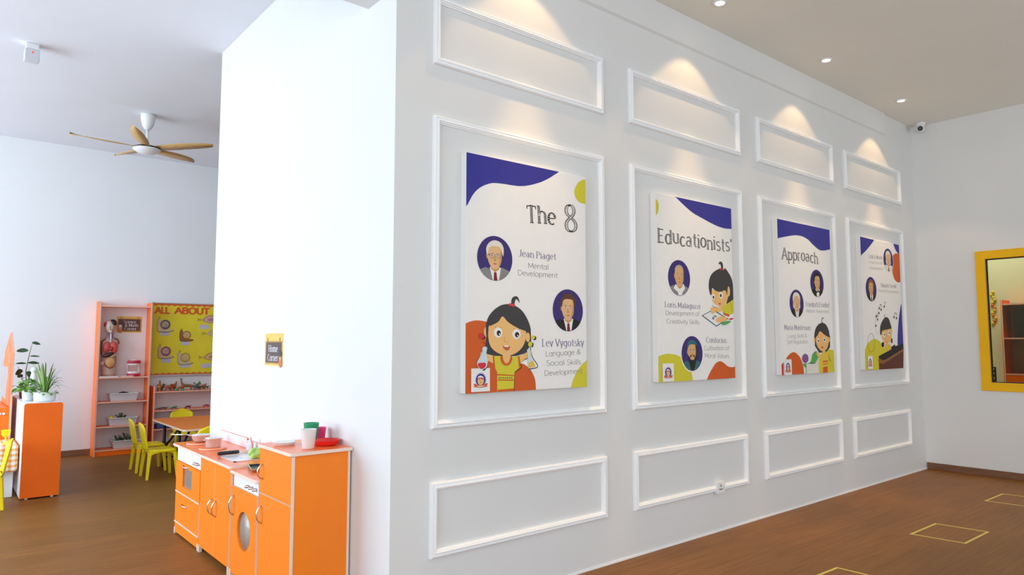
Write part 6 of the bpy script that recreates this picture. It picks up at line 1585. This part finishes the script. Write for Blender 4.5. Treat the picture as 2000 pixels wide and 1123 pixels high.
[3,"illustration","e","K",[455,343,13,9]],
[3,"illustration","e","W",[566,359,29,26]],
[3,"illustration","e","K",[572,361,13,10]],
[3,"illustration","e","R2",[499,271,20,4]],
[3,"illustration","e","R",[437,256,11,10]],
[3,"illustration","l","R4",[4,227,262,222,238,212,217,197,198,180,184,160,176,139,173,119,176,101,185,86,199,75,218,70,239,69,262,74,285,84,306,98,324,115,339,135,348,156,351,176,348,194,339,209,325,220,306,226,285,227,262]],
[3,"illustration","l","C2",[2,307,346,267,364,250,406,265,460,309,540,362,626]],
[3,"illustration","p","K",[297,129,415,155,608,196,603,218,688,244,708,227,905,253,905,201,423,86,305,110]],
[3,"illustration","p","B2",[288,90,305,111,423,85,905,201,902,175,405,52,301,66]],
[3,"illustration","p","M",[301,66,405,52,902,178,880,0,300,0]],
[3,"illustration","e","K",[476,621,13,11]],
[3,"illustration","l","K",[3,487,621,492,665]],
[3,"illustration","e","K",[401,588,13,10]],
[3,"illustration","l","K",[3,412,588,416,631]],
[3,"illustration","e","K",[348,553,13,11]],
[3,"illustration","e","K",[362,602,12,10]],
[3,"illustration","l","K",[3,374,602,377,636]],
[3,"illustration","e","K",[309,488,12,10]],
[3,"illustration","l","K",[3,320,488,323,513]],
[3,"illustration","e","K",[281,518,13,10]],
[3,"illustration","l","K",[3,292,518,295,548]],
[3,"illustration","e","K",[266,427,13,10]],
[3,"illustration","l","K",[3,277,427,279,445]],
[3,"illustration","e","K",[698,521,14,11]],
[3,"illustration","l","K",[3,711,521,714,559]],
[3,"illustration","e","K",[758,512,14,11]],
[3,"illustration","l","K",[3,770,512,775,556]],
[3,"illustration","l","K",[6,416,631,397,640,377,636]],
[3,"illustration","l","K",[6,714,559,745,564,775,556]],
[3,"illustration","l","K",[6,492,665,502,669,511,656]],
[3,"illustration","l","K",[6,323,513,309,531,293,527]],
[3,"emblem","p","W",[51,11,159,11,159,136,51,136]],
[3,"emblem","e","N",[105,74,33,37]],
[3,"emblem","e","W",[105,74,31,36]],
[3,"emblem","e","N",[105,74,29,33]],
[3,"emblem","e","S",[105,68,18,23]],
[3,"emblem","s","W",[86,82,94,94,107,96,119,88,122,80,105,84]],
[3,"emblem","s","R",[83,82,94,86,110,86,122,81,122,76,105,81,92,81]],
[3,"emblem","e","K",[98,74,2,3]],
[3,"emblem","e","K",[111,74,2,3]],
[3,"emblem","p","R",[98,61,111,61,105,57]],
[3,"emblem","p","O",[61,52,77,55,77,39,64,36,69,45]],
[3,"emblem","p","O",[148,52,133,55,133,39,146,36,141,45]],
[3,"emblem","s","O",[72,51,88,47,105,46,121,47,137,51,137,37,121,34,105,32,88,34,72,37]],
[3,"emblem","s","W",[83,42,94,42,105,41,116,42,126,42,116,38,105,37,94,38]]]

PAL = dict(W=(.80, .79, .77), W2=(.70, .68, .64), N=(.034, .032, .27), V=(.038, .022, .15), Y=(.62, .56, .03), Y2=(.74, .50, .06), O=(.60, .10, .012), H=(.045, .042, .042), K=(.012, .011, .011), S=(.80, .47, .17),
           S2=(.58, .28, .09), S3=(.70, .44, .21), S4=(.64, .38, .17), S5=(.60, .38, .10), G=(.22, .22, .22), G2=(.42, .38, .33), G3=(.72, .68, .60), R=(.60, .025, .035), R2=(.55, .09, .05), R3=(.20, .012, .015), R4=(.30, .10, .05),
           B=(.10, .035, .015), B2=(.26, .10, .03), M=(.11, .025, .018), T=(.03, .13, .15), T2=(.06, .10, .09), A=(.55, .66, .70), L=(.06, .10, .12), P=(.17, .14, .24), P2=(.26, .05, .30), G4=(.10, .38, .08), C=(.20, .18, .19), C2=(.30, .27, .28))
PM = {k: mat('print_' + k, c, .55, noise=.02, nscale=10, spec=.3) for k, c in PAL.items()}
M_CANVAS = mat('canvas_white', (.82, .81, .79), .6, noise=.012, nscale=12, spec=.3)
PK = list(PAL); POSTER_X = [.407, 1.993, 3.566, 5.092]; PZ = 1.100; PW = .905; PH = 1.284
PLAB = ['white printed canvas poster headed The 8, first and nearest on the panelled wall', "white printed canvas poster headed Educationists', second on the panelled wall",
        'white printed canvas poster headed Approach, third on the panelled wall', 'white printed canvas poster with music notes and a piano, farthest on the panelled wall']
PART = {'print': 'printed_shapes', 'portrait': 'portrait', 'portrait2': 'portrait', 'title': 'title_lettering', 'name_lettering': 'name_lettering', 'caption_lettering': 'caption_lettering', 'illustration': 'child_illustration', 'emblem': 'emblem'}
BASE = {'print': 1, 'portrait': 4, 'portrait2': 4, 'title': 4, 'name_lettering': 4, 'caption_lettering': 4, 'illustration': 5, 'emblem': 64}
for pi in range(4):
    x0 = POSTER_X[pi]
    t = thing('canvas_poster', PLAB[pi], 'poster', (x0 + PW / 2, 0, PZ), 'canvas posters on the panelled wall')
    MB().box((x0, -.050, PZ), (x0 + PW, -.0005, PZ + PH), bev=.0035).build('canvas', M_CANVAS, t)
    MBS = {}; LV = {}
    SFP = lambda u, v, l=0: (x0 + u, -.0501 - .00006 * l, PZ + v)
    for e in ART:
        if e[0] != pi: continue
        part, kind, c, d = e[1], e[2], PK.index(e[3]), e[4]
        mb = MBS.setdefault(part, MB()); l = LV.get(part, BASE[part]); LV[part] = l + 1
        if kind == 't':
            st, s = e[5], e[6]
            text(mb, SFP, s, (d[0] / 1000, d[1] / 1000), (d[2] / 1000, d[3] / 1000), d[4] / 1000, st, BASE[part], (c, PK.index('W')), e[7] if len(e) > 7 else None)
            continue
        if kind == 'l':
            w = d[0] / 2000; P = [(d[i] / 1000, d[i + 1] / 1000) for i in range(1, len(d), 2)]
            if len(P) > 2 and len(P) < 12: P = spline(P, 4, False)
            for q in strip(P, lambda a, b: w): mb.add([SFP(p[0], p[1], l) for p in q], [(0, 1, 2, 3)], c)
            continue
        if kind == 'e': P = oval(d[0] / 1000, d[1] / 1000, d[2] / 1000, d[3] / 1000, 44 if d[2] > 30 else 20)
        else:
            P = [(d[i] / 1000, d[i + 1] / 1000) for i in range(0, len(d), 2)]
            if kind == 's': P = spline(P, 5)
        P = [(min(max(p[0], .0005), PW - .0005), min(max(p[1], .0005), PH - .0005)) for p in P]
        P = [p for i, p in enumerate(P) if math.hypot(p[0] - P[i - 1][0], p[1] - P[i - 1][1]) > .0004]
        mb.flat([SFP(p[0], p[1], l) for p in P], c)
    for part, mb in MBS.items():
        used = sorted(set(mb.m)); mb.m = [used.index(k) for k in mb.m]
        mb.build(PART[part], [PM[PK[k]] for k in used], t)
